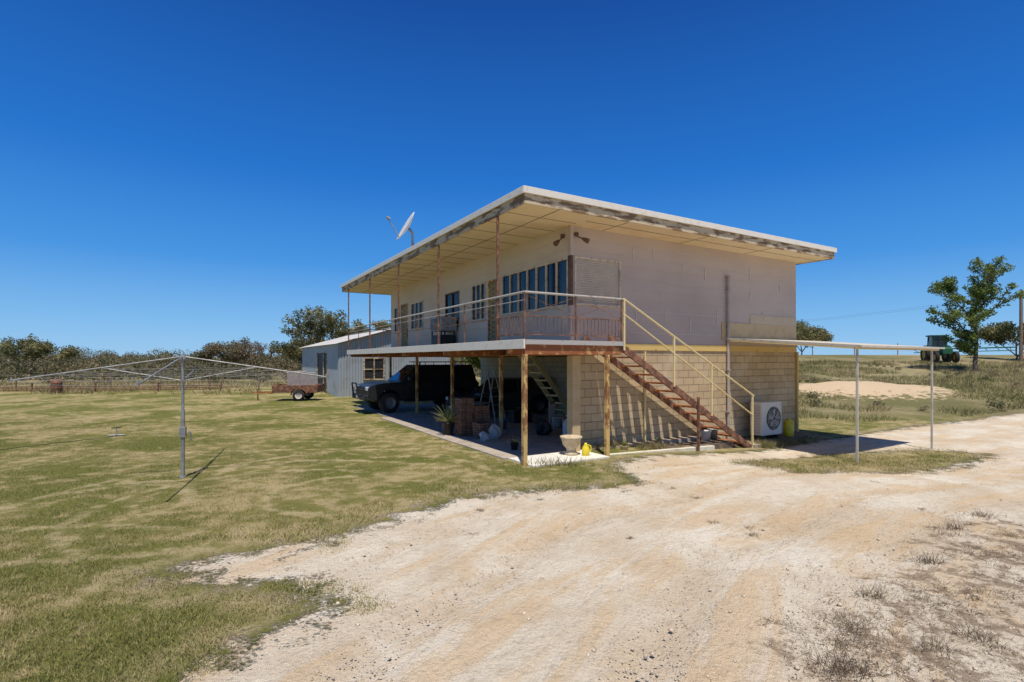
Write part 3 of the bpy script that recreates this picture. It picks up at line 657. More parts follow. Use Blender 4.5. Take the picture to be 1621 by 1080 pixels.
def spiky(name,label,loc,pr,ph,nl,L,potmat,seed):
    rr=random.Random(seed); e=empty(name,loc,0,label=label,cat='plant')
    B().lathe([(0,0),(pr*.75,0),(pr,ph*.92),(pr*1.08,ph*.93),(pr*1.08,ph),(pr*.92,ph),(pr*.9,ph*.85),(0,ph*.85)],n=20).obj('pot',potmat,e)
    b=B()
    for i in range(nl):
        a=rr.uniform(0,6.28); el=rr.uniform(.35,1.45); l=L*rr.uniform(.7,1.1); p=Vector((0,0,ph*.85)); w=.03; d=Vector((math.cos(a)*math.cos(el),math.sin(a)*math.cos(el),math.sin(el))); s=Vector((-math.sin(a),math.cos(a),0)); vs=[]
        K=5
        for k in range(K+1):
            ww=w*(1-(k/K)**1.6)+.001; vs+=[p-s*ww,p+Vector((0,0,-.01)),p+s*ww]; p=p+d*(l/K); d=(d+Vector((0,0,-.13))).normalized()
        b.add(vs,[f_ for k in range(K) for f_ in ((3*k,3*k+1,3*k+4,3*k+3),(3*k+1,3*k+2,3*k+5,3*k+4))])
    b.obj('leaves',M['succ'],e); return e
spiky('potted_plant','spiky yellow-green plant in black pot on the edging',HW(.38,4.55,.03),.17,.34,46,.6,M['black'],3)
spiky('potted_plant','small dry plant in pot in the garden bed',HW(3.1,.5,-.08),.09,.14,14,.2,M['terracotta'],5)
spiky('potted_plant','small green plant in pot in the garden bed',HW(4.3,.6,-.08),.08,.13,14,.18,M['black'],8)
spiky('potted_plant','small straggly plant in dark pot on the slab edge',HW(.75,1.6,.02),.10,.18,14,.22,M['black'],9)
x=[];y=[]
for i in range(44):
    if i<26: u=random.uniform(2.4,6.6); v=random.uniform(.2,.95)
    else: u=random.uniform(7.2,10.8); v=random.uniform(-.1,.4)
    w_=HW(u,v); k=60; x.append(RNG.normal(w_[0],.06,k)); y.append(RNG.normal(w_[1],.06,k))
x=np.concatenate(x);y=np.concatenate(y)
blades('garden_weeds',x,y,.05,.2,.014,M['drygrass'],1.2,'dry weeds in the garden bed under the stairs',zoff=.02)
x=np.concatenate([RNG.normal(HW(7.65,-.1)[0],.10,400),RNG.normal(HW(.7,-.05)[0],.3,200)]);y=np.concatenate([RNG.normal(HW(7.65,-.1)[1],.10,400),RNG.normal(HW(.7,-.35)[1],.1,200)])
blades('stair_foot_weeds',x,y,.06,.26,.014,M['greengrass'],1.0,'green weeds at the foot of the stairs')
cr=None
for ix,(bu,bv,nn) in enumerate(((.72,4.25,5),(1.12,4.05,4),(.95,3.6,2))):
    for k in range(nn):
        e=empty('crate',HW(bu+random.uniform(-.02,.02),bv,.02+k*.205),TH+random.uniform(-.08,.08),label='weathered red-brown slatted crate in a stack by the pot plant',cat='crate',group='stack of crates at the carport edge')
        if cr is None:
            b=B()
            for z in (.0,.07,.14):
                b.box(-.19,.19,-.19,-.175,z,z+.055); b.box(-.19,.19,.175,.19,z,z+.055); b.box(-.19,-.175,-.174,.174,z,z+.055); b.box(.175,.19,-.174,.174,z,z+.055)
            for sx in(-.165,.165):
                for sy in(-.165,.165): b.box(sx-.013,sx+.013,sy-.013,sy+.013,.021,.195)
            cr=b.obj('slats',M['crate'],e)
            cr0=B().box(-.17,.17,-.17,.17,.004,.02).box(-.15,.15,-.15,.15,.02,.17).obj('contents',M['brown'],e)
        else: cp(cr,e); cp(cr0,e)
def lump(name,label,cat,loc,sx,sy,sz,mat,seed):
    e=empty(name,loc,.4,label=label,cat=cat); rr=random.Random(seed); b=B(); n=20; vs=[];fs=[]
    ph=[rr.uniform(0,6) for _ in range(6)]
    for j in range(11):
        t=j/10; r=(math.sin(math.pi*min(1,t*.86+.12))**.6)
        for i in range(n):
            a=2*math.pi*i/n; q=1+.16*math.sin(3*a+ph[0]+t*3)+.12*math.sin(5*a+ph[1]-t*5)+rr.uniform(-.05,.05); vs.append((sx*r*q*math.cos(a)+.03*math.sin(t*5),sy*r*q*math.sin(a),sz*t*(1+.1*math.sin(2*a+ph[2]))))
    for j in range(10):
        for i in range(n): fs.append((j*n+i,j*n+(i+1)%n,(j+1)*n+(i+1)%n,(j+1)*n+i))
    b.add(vs,fs,0,False); b.add(vs[-n:],[tuple(range(n))]); b.obj('sack',mat,e); return e
lump('bag','grey plastic bag slumped on the carport slab','bag',HW(1.15,3.3,.02),.17,.13,.36,M['sack'],2)
lump('bag','white bag slumped beside the crates','bag',HW(.75,3.1,.02),.13,.10,.22,M['sack'],6)
lump('bag','dark rubbish bag on the slab near the column','bag',HW(2.6,3.2,.02),.24,.2,.42,M['black'],12)
e=empty('toolbox',HW(3.6,6.0,.014),TH,label='black hard toolbox on the carport slab',cat='toolbox')
B().box(-.35,.35,-.2,.2,0,.34).obj('box',M['black'],e,bevel=.02); B().box(-.36,.36,-.21,.21,.345,.43).obj('lid',M['black'],e,bevel=.02); B().tube([(-.12,0,.43),(-.12,0,.48),(.12,0,.48),(.12,0,.43)],.012).obj('handle',M['gal'],e)
def leg_table(e,h,pts,mat,r=.014):
    for p in pts: B().tube(p,r).obj('leg',mat,e)
e=empty('table',HW(1.9,6.0,.012),TH,label='round dark metal outdoor table on gravel',cat='table')
B().lathe([(0,.70),(.48,.70),(.5,.715),(.48,.73),(0,.73)],n=32).obj('tabletop',M['gal'],e)
leg_table(e,.7,[[(.42*math.cos(a),.42*math.sin(a),0),(.2*math.cos(a),.2*math.sin(a),.35),(.38*math.cos(a),.38*math.sin(a),.70)] for a in [i*math.pi/2+.4 for i in range(4)]],M['black'])
e=empty('workbench',HW(5.7,4.2,.018),TH,label='timber workbench under the house',cat='bench')
B().box(-.35,.35,-1.0,1.0,.82,.88).obj('benchtop',M['pole'],e)
for x in(-.3,.3):
    for y in(-.92,.92): B().box(x-.04,x+.04,y-.04,y+.04,0,.819).obj('leg',M['pole'],e)
for i,(dx,dy,s) in enumerate(((0,-.6,.3),(.0,.1,.36),(-.05,.6,.24))):
    q=empty('box',HW(5.7+dx,4.2+dy,.90),TH+.1*i,label='brown cardboard box on the workbench',cat='box',group='boxes on the workbench')
    B().box(-s/2,s/2,-s/2,s/2,0,s*.8).obj('carton',M['card'],q); B().box(-s/2-.002,s/2+.002,-.02,.02,s*.8+.001,s*.8+.004).obj('tape',M['blind'],q)
e=empty('chair',HW(3.3,3.4,.018),TH+.6,label='worn plastic chair near the inner stairs',cat='chair')
B().box(-.22,.22,-.22,.22,.42,.45).obj('seat',M['grey'],e,bevel=.01)
b=B(); b.box(-.22,.22,.20,.225,.80,.88)
for x in(-.2,-.1,0,.1,.2): b.box(x-.02,x+.02,.202,.223,.45,.81)
b.obj('backrest',M['grey'],e)
for x in(-.2,.2):
    for y in(-.2,.2): B().box(x-.02,x+.02,y-.02,y+.02,0,.419).obj('leg',M['grey'],e)
e=lobj('gas_bottle','pale gas bottle standing on the slab','gas bottle',HW(2.75,2.2,.018),[(0,0),(.15,0),(.155,.05),(.155,.42),(.10,.52),(.03,.54),(.03,.60),(.08,.60),(.08,.64),(0,.64)],M['bucket'])
lobj('bucket','blue plastic bucket on the carport slab','bucket',HW(2.3,4.9,.014),bk,M['bluep'])
e=empty('stepladder',HW(3.0,6.9,.012),TH+.3,label='folding metal stepladder standing under the house',cat='ladder')
b=B()
for s in(-.25,.25): b.bar((s,-.45,0),(s*.7,0,1.7),.04,.03); b.bar((s,.45,0),(s*.7,0.02,1.7),.03,.03)
b.obj('frame',M['gal'],e)
b=B()
for i in range(5): z=.28+i*.28; w_=.25*(1-.3*z/1.7); b.box(-w_,w_,-.45*(1-z/1.7)-.05,-.45*(1-z/1.7)+.05,z-.01,z+.01)
b.obj('treads',M['gal'],e)
e=empty('cabinet',HW(6.15,2.0,.018),TH,label='grey storage cabinet against the inner wall',cat='cabinet')
B().box(-.3,.3,-.6,.6,0,1.5).obj('body',M['grey'],e,bevel=.01)
B().box(-.315,-.302,-.58,-.01,.05,1.45).obj('door',M['black'],e); B().box(-.315,-.302,.01,.58,.05,1.45).obj('door',M['black'],e)
lobj('drum','black plastic drum under the house','drum',HW(4.6,2.6,.018),[(0,0),(.28,0),(.3,.05),(.3,.4),(.31,.42),(.3,.44),(.3,.85),(.27,.9),(0,.9)],M['black'])
# ---------- cars
def car(label,loc,rot,paint,zs=1.0,L=4.8,W=.92,wr=.40,offroad=True):
    e=empty('car',loc,rot,label=label,cat='car'); k=L/4.8
    def X(x): return (x-2.4)*k
    def Z(z): return z if zs==1 else (.18+(z-.5)*zs+ .08)
    wx=(.98,3.85); ar=wr+.09; wz=wr
    poly=[(X(0),Z(.62)),(X(.0),Z(.95)),(X(.06),Z(1.2)),(X(3.42),Z(1.2)),(X(4.1),Z(1.17)),(X(4.58),Z(1.08)),(X(4.68),Z(.98)),(X(4.7),Z(.6))]
    def archp(c):
        pts=[]; zb=Z(.5)
        for i in range(13):
            a=math.pi*i/12; pts.append((X(c)+ar*math.cos(a),max(zb,wz+.02+ar*math.sin(a)*1.0)))
        return pts
    poly+= [(X(wx[1])+ar+.02,Z(.5))]+archp(wx[1])+[(X(wx[1])-ar-.02,Z(.5)),(X(wx[0])+ar+.02,Z(.5))]+archp(wx[0])+[(X(wx[0])-ar-.02,Z(.52))]
    pp=[poly[0]]
    for p in poly[1:]:
        if math.hypot(p[0]-pp[-1][0],p[1]-pp[-1][1])>.004: pp.append(p)
    B().prism(pp,-W,W).obj('body',paint,e,bevel=.035)
    B().box(X(.15),X(4.4),-W+.2,W-.2,Z(.45),Z(.75)).obj('underbody',M['black'],e)
    bz,tz=Z(1.19),Z(1.86); bw,tw=W-.04,W-.2
    bx0,bx1,tx0,tx1=X(.06),X(3.42),X(.2),X(2.62)
    vs=[(bx0,-bw,bz),(bx1,-bw,bz),(bx1,bw,bz),(bx0,bw,bz),(tx0,-tw,tz),(tx1,-tw,tz),(tx1,tw,tz),(tx0,tw,tz)]
    B().add(vs,[(3,2,1,0),(4,5,6,7),(0,1,5,4),(1,2,6,5),(2,3,7,6),(3,0,4,7)]).obj('cabin',paint,e,bevel=.04)
    def sy(z): return bw+(tw-bw)*(z-bz)/(tz-bz)+.007
    zl,zh=Z(1.25),Z(1.76)
    for sgn in (-1,1):
        for q in (((.3,zl),(1.0,zl),(1.0,zh),(.36,zh)),((1.1,zl),(1.98,zl),(1.98,zh),(1.1,zh)),((2.08,zl),(3.12,zl),(2.62,zh),(2.08,zh))):
            B().add([(X(x),sgn*sy(z),z) for x,z in q],[(0,1,2,3)]).obj('window',M['cglass'],e)
    def fx(z,a,b_): return a+(b_-a)*(z-bz)/(tz-bz)
    zz=(Z(1.24),Z(1.79))
    B().add([(fx(zz[0],bx1,tx1)+.009,-bw+.1,zz[0]),(fx(zz[0],bx1,tx1)+.009,bw-.1,zz[0]),(fx(zz[1],bx1,tx1)+.009,tw-.08,zz[1]),(fx(zz[1],bx1,tx1)+.009,-tw+.08,zz[1])],[(0,1,2,3)]).obj('windscreen',M['cglass'],e)
    B().add([(fx(zz[0],bx0,tx0)-.009,-bw+.12,zz[0]),(fx(zz[0],bx0,tx0)-.009,bw-.12,zz[0]),(fx(zz[1],bx0,tx0)-.009,tw-.1,zz[1]),(fx(zz[1],bx0,tx0)-.009,-tw+.1,zz[1])],[(0,1,2,3)]).obj('rear_window',M['cglass'],e)
    for s in(-1,1):
        for x in (1.05,2.03,3.2): B().box(X(x)-.004,X(x)+.004,s*(W+.002)-.002,s*(W+.002)+.002,Z(.58),Z(1.17)).obj('door_seam',M['black'],e)
        B().box(X(1.45),X(3.35),s*(W+.003)-.003,s*(W+.003)+.003,Z(.82),Z(.86)).obj('side_moulding',M['black'],e)
        for x in (1.25,2.2): B().box(X(x),X(x)+.16,s*(W+.02)-.018,s*(W+.02)+.018,Z(1.05),Z(1.08)).obj('door_handle',M['black'],e)
    for s in (-1,1):
        B().box(X(4.6),X(4.72),s*(W-.22)-.13,s*(W-.22)+.13,Z(.88),Z(1.03)).obj('headlight',M['lamp'],e,bevel=.02)
        B().box(X(3.0),X(3.15),s*(W+.12)-.09,s*(W+.12)+.09,Z(1.22),Z(1.40)).obj('mirror',M['black'],e,bevel=.03)
        B().box(X(-.03),X(.05),s*(W-.12)-.07,s*(W-.12)+.07,Z(.85),Z(1.12)).obj('tail_light',M['mark'],e)
    B().box(X(4.66),X(4.725),-.5,.5,Z(.86),Z(1.03)).obj('grille',M['black'],e)
    B().box(X(4.6),X(4.85),-W,W,Z(.52),Z(.72)).obj('bumper',M['black'],e,bevel=.03); B().box(X(-.1),X(.05),-W+.05,W-.05,Z(.55),Z(.72)).obj('bumper',M['black'],e,bevel=.03)
    B().box(X(4.851),X(4.86),-.2,.2,Z(.56),Z(.66)).obj('number_plate',M['white'],e)
    if offroad:
        b=B()
        for s in(-1,1): b.tube([(X(4.9),s*.35,.6),(X(4.98),s*.35,1.12),(X(4.98),s*.3,1.16)],.03); b.tube([(X(4.9),s*.35,.95),(X(4.85),s*.85,.92),(X(4.8),s*.88,.6)],.025)
        b.tube([(X(4.98),-.35,1.16),(X(4.98),.35,1.16)],.03); b.tube([(X(4.95),-.35,.88),(X(4.95),.35,.88)],.022); b.obj('bull_bar',M['black'],e)
        b=B()
        for s in(-1,1): b.tube([(X(.35),s*.66,1.98),(X(2.5),s*.66,1.98)],.018)
        for i in range(7): x=.35+2.15*i/6; b.tube([(X(x),-.66,1.98),(X(x),.66,1.98)],.014)
        for x in (.5,1.4,2.3):
            for s in(-1,1): b.tube([(X(x),s*.68,1.84),(X(x),s*.66,1.98)],.014)
        b.obj('roof_rack',M['black'],e)
        b=B(); b.tube([(X(3.5),.94,1.1),(X(3.1),.93,1.25),(X(2.62),.86,1.8),(X(2.6),.86,1.98)],.035); b.obj('snorkel',M['black'],e)
        for s in(-1,1): B().box(X(1.55),X(3.25),s*W-.1,s*W+.1,.42,.47).obj('side_step',M['black'],e)
    for x in wx:
        for s in(-1,1):
            b=B(); hw=.13; c=(X(x),s*(W-.11),wr)
            b.lathe([(wr*.58,-hw),(wr*.9,-hw),(wr*.98,-hw*.75),(wr,0),(wr*.98,hw*.75),(wr*.9,hw),(wr*.58,hw)],c,'y',28)
            w_=b.obj('wheel',M['tyre'],e)
            b=B(); b.lathe([(0,s*.07),(wr*.2,s*.08),(wr*.5,s*.04),(wr*.56,s*.11),(wr*.6,s*.115),(wr*.6,-s*.1)],c,'y',24); 
            b.obj('rim',M['chrome'],w_)
    return e
car('dark four-wheel-drive wagon with bull bar parked on gravel',HW(2.22,11.95,.012),TH+math.pi,M['carpaint'])
car('dark grey hatchback parked deep under the house',HW(5.3-.95,8.6,.012),TH+math.pi,M['car2'],zs=.82,L=4.1,W=.83,wr=.31,offroad=False)
# ---------- satellite dish
dd_=empty('satellite_dish',HW(1.0,9.65,5.47),0,label='pale grey satellite dish on a roof mast',cat='satellite dish')
b=B(); b.tube([(.18,0,0),(.18,0,1.3)],.045); b.tube([(.5,.2,0),(.18,0,1.0)],.02); b.tube([(.0,.5,0),(.18,0,1.0)],.02); b.obj('mast',M['gal'],dd_)
nrm=Vector((-.80,-.38,.5)).normalized(); rotq=nrm.to_track_quat('Z','Y')
b=B(); b.lathe([(0,0),(.15,.008),(.3,.03),(.45,.07),(.6,.12),(.605,.11),(.45,.055),(.3,.015),(.15,-.01),(0,-.016)],n=36); o=b.obj('reflector',M['dish'],dd_,loc=(.02,0,1.45)); o.rotation_euler=rotq.to_euler()
b=B(); c0=Vector((.02,0,1.45)); low=c0+rotq@Vector((0,-.5,.08)); tip=c0+nrm*.78+rotq@Vector((0,-.12,0)); b.tube([low,tip],.02); b.cyl(tip-nrm*.08,tip+nrm*.06,.06,.045,12); b.tube([c0,Vector((.18,0,1.25))],.05); b.obj('feed_arm',M['gal'],dd_)
# ---------- clothesline
cl_=empty('clothesline',(-5.85,9.24,0),math.radians(20),label='galvanised rotary clothesline standing on the lawn',cat='clothesline')
b=B(); b.cyl((0,0,-.05),(0,0,1.2),.032,.032,14); b.cyl((0,0,1.2),(0,0,2.12),.024,.024,12); b.cyl((0,0,2.1),(0,0,2.19),.05,.04,12); b.cyl((0,0,.0),(0,0,.03),.06,.05,12); b.obj('pole',M['gal'],cl_)
b=B(); b.box(-.05,.05,-.05,.05,.72,.9); b.tube([(.05,0,.8),(.12,0,.8),(.12,0,.66),(.16,0,.66)],.01); b.obj('crank',M['gal'],cl_,bevel=.012)
R=2.4; tips=[]
for i in range(4):
    b=B(); a=i*math.pi/2; d=Vector((math.cos(a),math.sin(a),0)); tp=d*R+Vector((0,0,1.76)); tips.append(tp); b.tube([Vector((0,0,2.15)),tp],.012)
    b.tube([Vector((0,0,1.72)),d*R*.5+Vector((0,0,1.955))],.009)
    b.cyl(tp-Vector((0,0,.02)),tp+Vector((0,0,.05)),.018,.018,8)
    b.obj('arm',M['gal'],cl_)
b=B()
for f_ in (1,.88,.76,.64,.5):
    pts=[Vector((0,0,2.15)).lerp(t,f_) for t in tips]
    for i in range(4):
        a,c=pts[i],pts[(i+1)%4]; q=[a.lerp(c,j/6)-Vector((0,0,.05*f_*4*(j/6)*(1-j/6))) for j in range(7)]; b.tube(q,.0025,5)
b.obj('lines',M['wire'],cl_)
e=empty('sprinkler',(-10.8,14.2,0),.3,label='small metal lawn sprinkler on the grass',cat='sprinkler')
B().tube([(-.2,0,.03),(.2,0,.03)],.02).tube([(0,-.15,.03),(0,.15,.03)],.02).tube([(0,0,.03),(0,0,.22)],.015).obj('base',M['gal'],e); B().tube([(-.12,0,.22),(.12,0,.25)],.012).obj('nozzle',M['black'],e)
hs_=empty('hose',(0,0,0),0,label='thin dark hose running across the lawn to sprinkler',cat='hose')
pts=[(-13.0+i*.18,9.6+i*.37+.12*math.sin(i*.9),.008) for i in range(13)]; pts.append((-10.8,14.2,.02)); B().tube(pts,.007,6).obj('tube',M['black'],hs_)
# ---------- shed
sh=empty('shed',HW(1.1,21.5,0),TH,label='weathered corrugated iron gable shed',cat='shed')
SW,SL,ZE,ZP=6.8,12.5,3.0,3.95
def corr(b,axis_,a0,a1,zb,zt,off,amp=.018,pitch=.16):
    n=int((a1-a0)/pitch*4); vs=[];
    for i in range(n+1):
        s=a0+(a1-a0)*i/n; o=off+amp*math.sin(i*math.pi/2+.6)
        for z in (zb,zt(s)): vs.append((s,o,z) if axis_=='x' else (o,s,z))
    b.add(vs,[(2*i,2*i+2,2*i+3,2*i+1) for i in range(n)],0,False)
gt=lambda s: ZE+(ZP-ZE)*(1-abs(s-SW/2)/(SW/2))
b=B(); corr(b,'x',0,SW,-.1,gt,0); corr(b,'x',0,SW,-.1,gt,SL); corr(b,'y',0,SL,-.1,lambda s:ZE,SW)
corr(b,'y',0,3.2,-.1,lambda s:ZE,0); corr(b,'y',6.2,SL,-.1,lambda s:ZE,0); corr(b,'y',3.2,6.2,2.5,lambda s:ZE,0)
b.obj('wall',M['zinc'],sh)
b=B()
for sgn in (0,1):
    K=int((SL+.6)/.1*2); vs=[]
    for i in range(K+1):
        y=-.3+(SL+.6)*i/K; dz=.015*(i%2)
        vs+=[((-.25 if sgn==0 else SW+.25),y,ZE-.04+dz),(SW/2,y,ZP+.04+dz)]
    b.add(vs,[(2*i,2*i+2,2*i+3,2*i+1) for i in range(K)])
b.bar((SW/2,-.3,ZP+.07),(SW/2,SL+.3,ZP+.07),.25,.03); b.obj('roof',M['zincroof'],sh)
wn=B().box(1.45,2.55,-.06,-.02,.95,2.15).obj('window',M['black'],sh)  # black panel laid on the sheeting paints the dark of the window opening
b=B(); 
for q in ((1.38,1.46,.9,2.2),(2.54,2.62,.9,2.2),(1.459,2.541,.9,.97),(1.459,2.541,2.13,2.2),(1.97,2.03,.969,2.131),(1.459,2.541,1.5,1.55)): b.box(q[0],q[1],-.10-(q[1]-q[0])*.003,-.055,q[2],q[3])
b.obj('frame',M['fascia'],wn)
b=B(); b.box(.02,.06,3.2,6.2,0,2.5); b.obj('door',M['black'],sh)  # side is open; this black sheet paints the shade inside it
for q in ((-.03,0.0,4.1,4.3),(-.03,0,6.2,6.35),(-.03,0,3.05,3.2)): B().box(*q,0,2.55).obj('door_frame',M['fascia'],sh)
# ---------- trailer
tl=empty('trailer',(-11.0,26.8,0),.12,label='small rusty box trailer parked on the lawn',cat='trailer')
b=B(); b.box(-1.1,1.1,-.7,.7,.42,.47)
for q in ((-1.1,1.1,-.7,-.66),(-1.1,1.1,.66,.7),(-1.1,-1.06,-.661,.661),(1.06,1.1,-.661,.661)): b.box(q[0],q[1],q[2],q[3],.469,.80)
b.obj('tray',M['rustdark'],tl,bevel=.01)
b=B(); b.bar((-1.1,-.5,.4),(-2.3,0,.42),.06); b.bar((-1.1,.5,.4),(-2.3,0,.42),.06); b.bar((-2.0,0,.42),(-2.0,0,.02),.05); b.obj('drawbar',M['rust'],tl)
for s in(-1,1):
    b=B(); c=(.25,s*.86,.3); b.lathe([(.17,-.09),(.28,-.09),(.3,-.04),(.3,.04),(.28,.09),(.17,.09)],c,'y',24); w_=b.obj('wheel',M['tyre'],tl)
    b=B(); b.lathe([(0,s*.05),(.1,s*.05),(.17,s*.08),(.17,-.08)],c,'y',20); b.obj('rim',M['grey'],w_)
    b=B(); pts=[(.25+.38*math.cos(a),.3+.38*math.sin(a)) for a in [math.pi*i/10 for i in range(11)]]
    vs=[];
    for x,z in pts: vs+=[(x,s*.74,z),(x,s*.98,z)]
    b.add(vs,[(2*i,2*i+1,2*i+3,2*i+2) for i in range(10)]); b.obj('mudguard',M['rustdark'],tl)
for i,(x,h) in enumerate(((-.3,1.5),(.05,1.6),(.45,1.45))):
    e=empty('sheet_panel',(-11.0+x,26.9+i*.08,.48),.12,label='pale sheet panel standing in the rusty trailer',cat='panel',group='panels in the trailer')
    B().box(-.3,.3,-.012,.012,0,h*.62).obj('panel',M['grey'],e,rot=(.1,0,.04*i)); B().box(-.31,.31,-.016,.016,h*.62+.001,h*.62+.03).obj('edge',M['white'],e,rot=(.1,0,.04*i))
# ---------- trees
def leaves(centers,radii,npc,size,rng,flat=.75):
    Cs=[]
    for c,r in zip(centers,radii):
        n=int(npc*(r**1.6)/ (np.mean(radii)**1.6)+3); d=rng.normal(0,1,(n,3)); d/=np.linalg.norm(d,axis=1)[:,None]; q=d*(rng.random(n)**.45)[:,None]*r; q[:,2]*=flat; Cs.append(q+np.array(c))
    Pp=np.concatenate(Cs); n=len(Pp); a=rng.normal(0,1,(n,3)); a/=np.linalg.norm(a,axis=1)[:,None]; t=rng.normal(0,1,(n,3)); bb=np.cross(a,t); bb/=np.linalg.norm(bb,axis=1)[:,None]+1e-9
    s=(size*rng.uniform(.6,1.4,n))[:,None]; V=np.stack([Pp-a*s,Pp-bb*s*.45,Pp+a*s,Pp+bb*s*.45],1).reshape(-1,3)
    return V,np.arange(4*n).reshape(n,4)
def tree(loc,H,spread,seed,leafm,label,trunkh=.3,levels=3,npc=60,size=.08,clump=.5,name='tree',lean=0,nb=4,r0=None,up=.25,leader=False,bl=.34):
    rr=random.Random(seed); rng=np.random.default_rng(seed); e=empty(name,loc,0,label=label,cat='tree'); b=B(); tips=[]
    r0=r0 or H*.022
    def grow(p,d,l,r,lev):
        q=p; K=3
        for k in range(K):
            d2=(d+Vector((rr.uniform(-.16,.16),rr.uniform(-.16,.16),rr.uniform(-.05,.12)))).normalized(); nq=q+d2*(l/K); b.cyl(q,nq,r*(1-.25*k/K),r*(1-.25*(k+1)/K),7,cap=False); q=nq; d=d2
            if lev>=2: tips.append((tuple(q),clump*rr.uniform(.5,1.0)))
        if lev>=levels: tips.append((tuple(q),clump*rr.uniform(.7,1.25))); return
        n=nb if lev==0 else rr.choice((2,3,3))
        for i in range(n):
            a=2*math.pi*(i+rr.random()*.6)/n+lev; tilt=rr.uniform(.35,.95)*spread
            o=Vector((math.cos(a),math.sin(a),0)); nd=(d*math.cos(tilt)+o*math.sin(tilt)+Vector((0,0,up*.5))).normalized()
            grow(q,nd,l*rr.uniform(.62,.88) if lev else H*(1-trunkh)*rr.uniform(.36,.48),r*.6,lev+1)
    if leader:
        q=Vector((0,0,-.1)); d=Vector((lean,0,1)).normalized(); K=9; L=H*.82
        for k in range(K):
            d2=(d+Vector((rr.uniform(-.14,.14),rr.uniform(-.14,.14),0))).normalized(); nq=q+d2*(L/K); b.cyl(q,nq,r0*(1-.8*k/K),r0*(1-.8*(k+1)/K),8,cap=False); q=nq
            if k>=1:
                for j in range(2 if k<7 else 3):
                    a=rr.uniform(0,6.28); tl_=rr.uniform(.7,1.15)*spread; o=Vector((math.cos(a),math.sin(a),0)); nd=(Vector((0,0,1))*math.cos(tl_)+o*math.sin(tl_)).normalized()
                    grow(q,nd,H*bl*rr.uniform(.45,1.0)*(1-.5*max(0,k-4)/K)*(.6 if k<=2 else 1),r0*.35,2)
    else: grow(Vector((0,0,-.1)),Vector((lean,0,1)).normalized(),H*trunkh,r0,0)
    b.obj('trunk',M['bark'],e)
    zmax=max(t[0][2]+t[1]*.7 for t in tips); k=H/zmax
    V,F=leaves([t[0] for t in tips],[t[1] for t in tips],npc,size,rng); fast('crown',V,F,leafm,e)
    e.scale=(k,k,k); return e
def hz(x,y): return float(HT(np.array([x]),np.array([y]))[0])
tree((36.1,40.5,hz(36.1,40.5)),8.9,1.05,11,M['leaf'],'sparse green tree on the dry paddock rise',.24,3,52,.12,.62,lean=-.03,leader=True,bl=.36,r0=.2)
tree((-18.0,50,0),7.4,1.15,5,M['gum'],'spreading olive gum tree behind the shed',.25,3,46,.11,.68,nb=5)
tree((-14.5,53,0),6.2,1.1,9,M['gum'],'olive gum tree behind the shed',.25,3,44,.11,.65)
tree((-22.3,56,0),4.6,1.2,23,M['gum'],'low olive gum tree in the scrub',.2,3,44,.11,.65)
tree((-32,58,0),4.6,1.2,31,M['olive'],'bushy olive scrub tree',.2,3,44,.11,.65)
tree((-27,55,0),4.4,1.2,37,M['twig'],'bare twiggy dry tree in the scrub',.2,3,14,.07,.4)
tree((-50,54,0),4.8,1.2,41,M['gum'],'dark scrub tree at the boundary',.2,3,44,.12,.65)
tree((34.0,61,hz(34,61)),4.2,1.3,51,M['gum'],'rounded dark green bush tree on the rise',.12,3,130,.12,1.0,nb=5,up=.0)
tree((48.5,50,hz(48.5,50)),4.0,1.3,52,M['gum'],'dark olive shrub beside the pole',.1,3,80,.12,.8)
tree((6.0,40,hz(6,40)),4.5,1.2,61,M['leaf'],'green shrub behind the house',.12,3,160,.12,.9)
tree((-.5,38,0),4.0,1.2,62,M['leaf'],'green shrub behind the carport',.12,3,160,.12,.9)
# scrub belt (stuff)
cs=[];rs=[]
for i in range(1000):
    y=random.uniform(45,110); x=-random.uniform(.05,1.3)*y+random.uniform(-3,3)
    hv=.35+1.0*float(vnoise(np.array([x+300]),np.array([y*.3]),.13,21)[0])
    h=random.uniform(.8,2.7)*hv*(1+ (y-45)/70); z=hz(x,y)
    for k in range(4): cs.append((x+random.uniform(-1,1)*h*.6,y+random.uniform(-1,1),z+h*random.uniform(.2,.85))); rs.append(h*random.uniform(.2,.42))
V,F=leaves(cs,rs,52,.13,RNG,.85); fast('scrub',V,F,M['olive'],kind='stuff',label='belt of olive mallee scrub beyond the lawn')
cs=[];rs=[]
for i in range(900):
    y=random.uniform(120,330); x=random.uniform(-1.3,.25)*y; h=random.uniform(2.2,4.2)*(.5+float(vnoise(np.array([x+900]),np.array([y*.2]),.05,33)[0])); cs.append((x,y,hz(x,y)+h*.5)); rs.append(h*random.uniform(.5,.8))
V,F=leaves(cs,rs,60,.40,RNG,.7); fast('distant_woodland',V,F,M['olive'],kind='stuff',label='far low woodland on the horizon')
cs=[];rs=[]
for i in range(120):
    x=random.uniform(9,45); y=random.uniform(22,44)
    if float(dirtval(np.array([x]),np.array([y]))[0])>-.6 or ((x-19.8)/5.2)**2+((y-29.2)/2.6)**2<1: continue
    r=random.uniform(.12,.38); cs.append((x,y,hz(x,y)+r*.4)); rs.append(r)
V,F=leaves(cs,rs,90,.05,RNG,.7); fast('low_shrubs',V,F,M['olive'],kind='stuff',label='low grey-green saltbush on the slope')
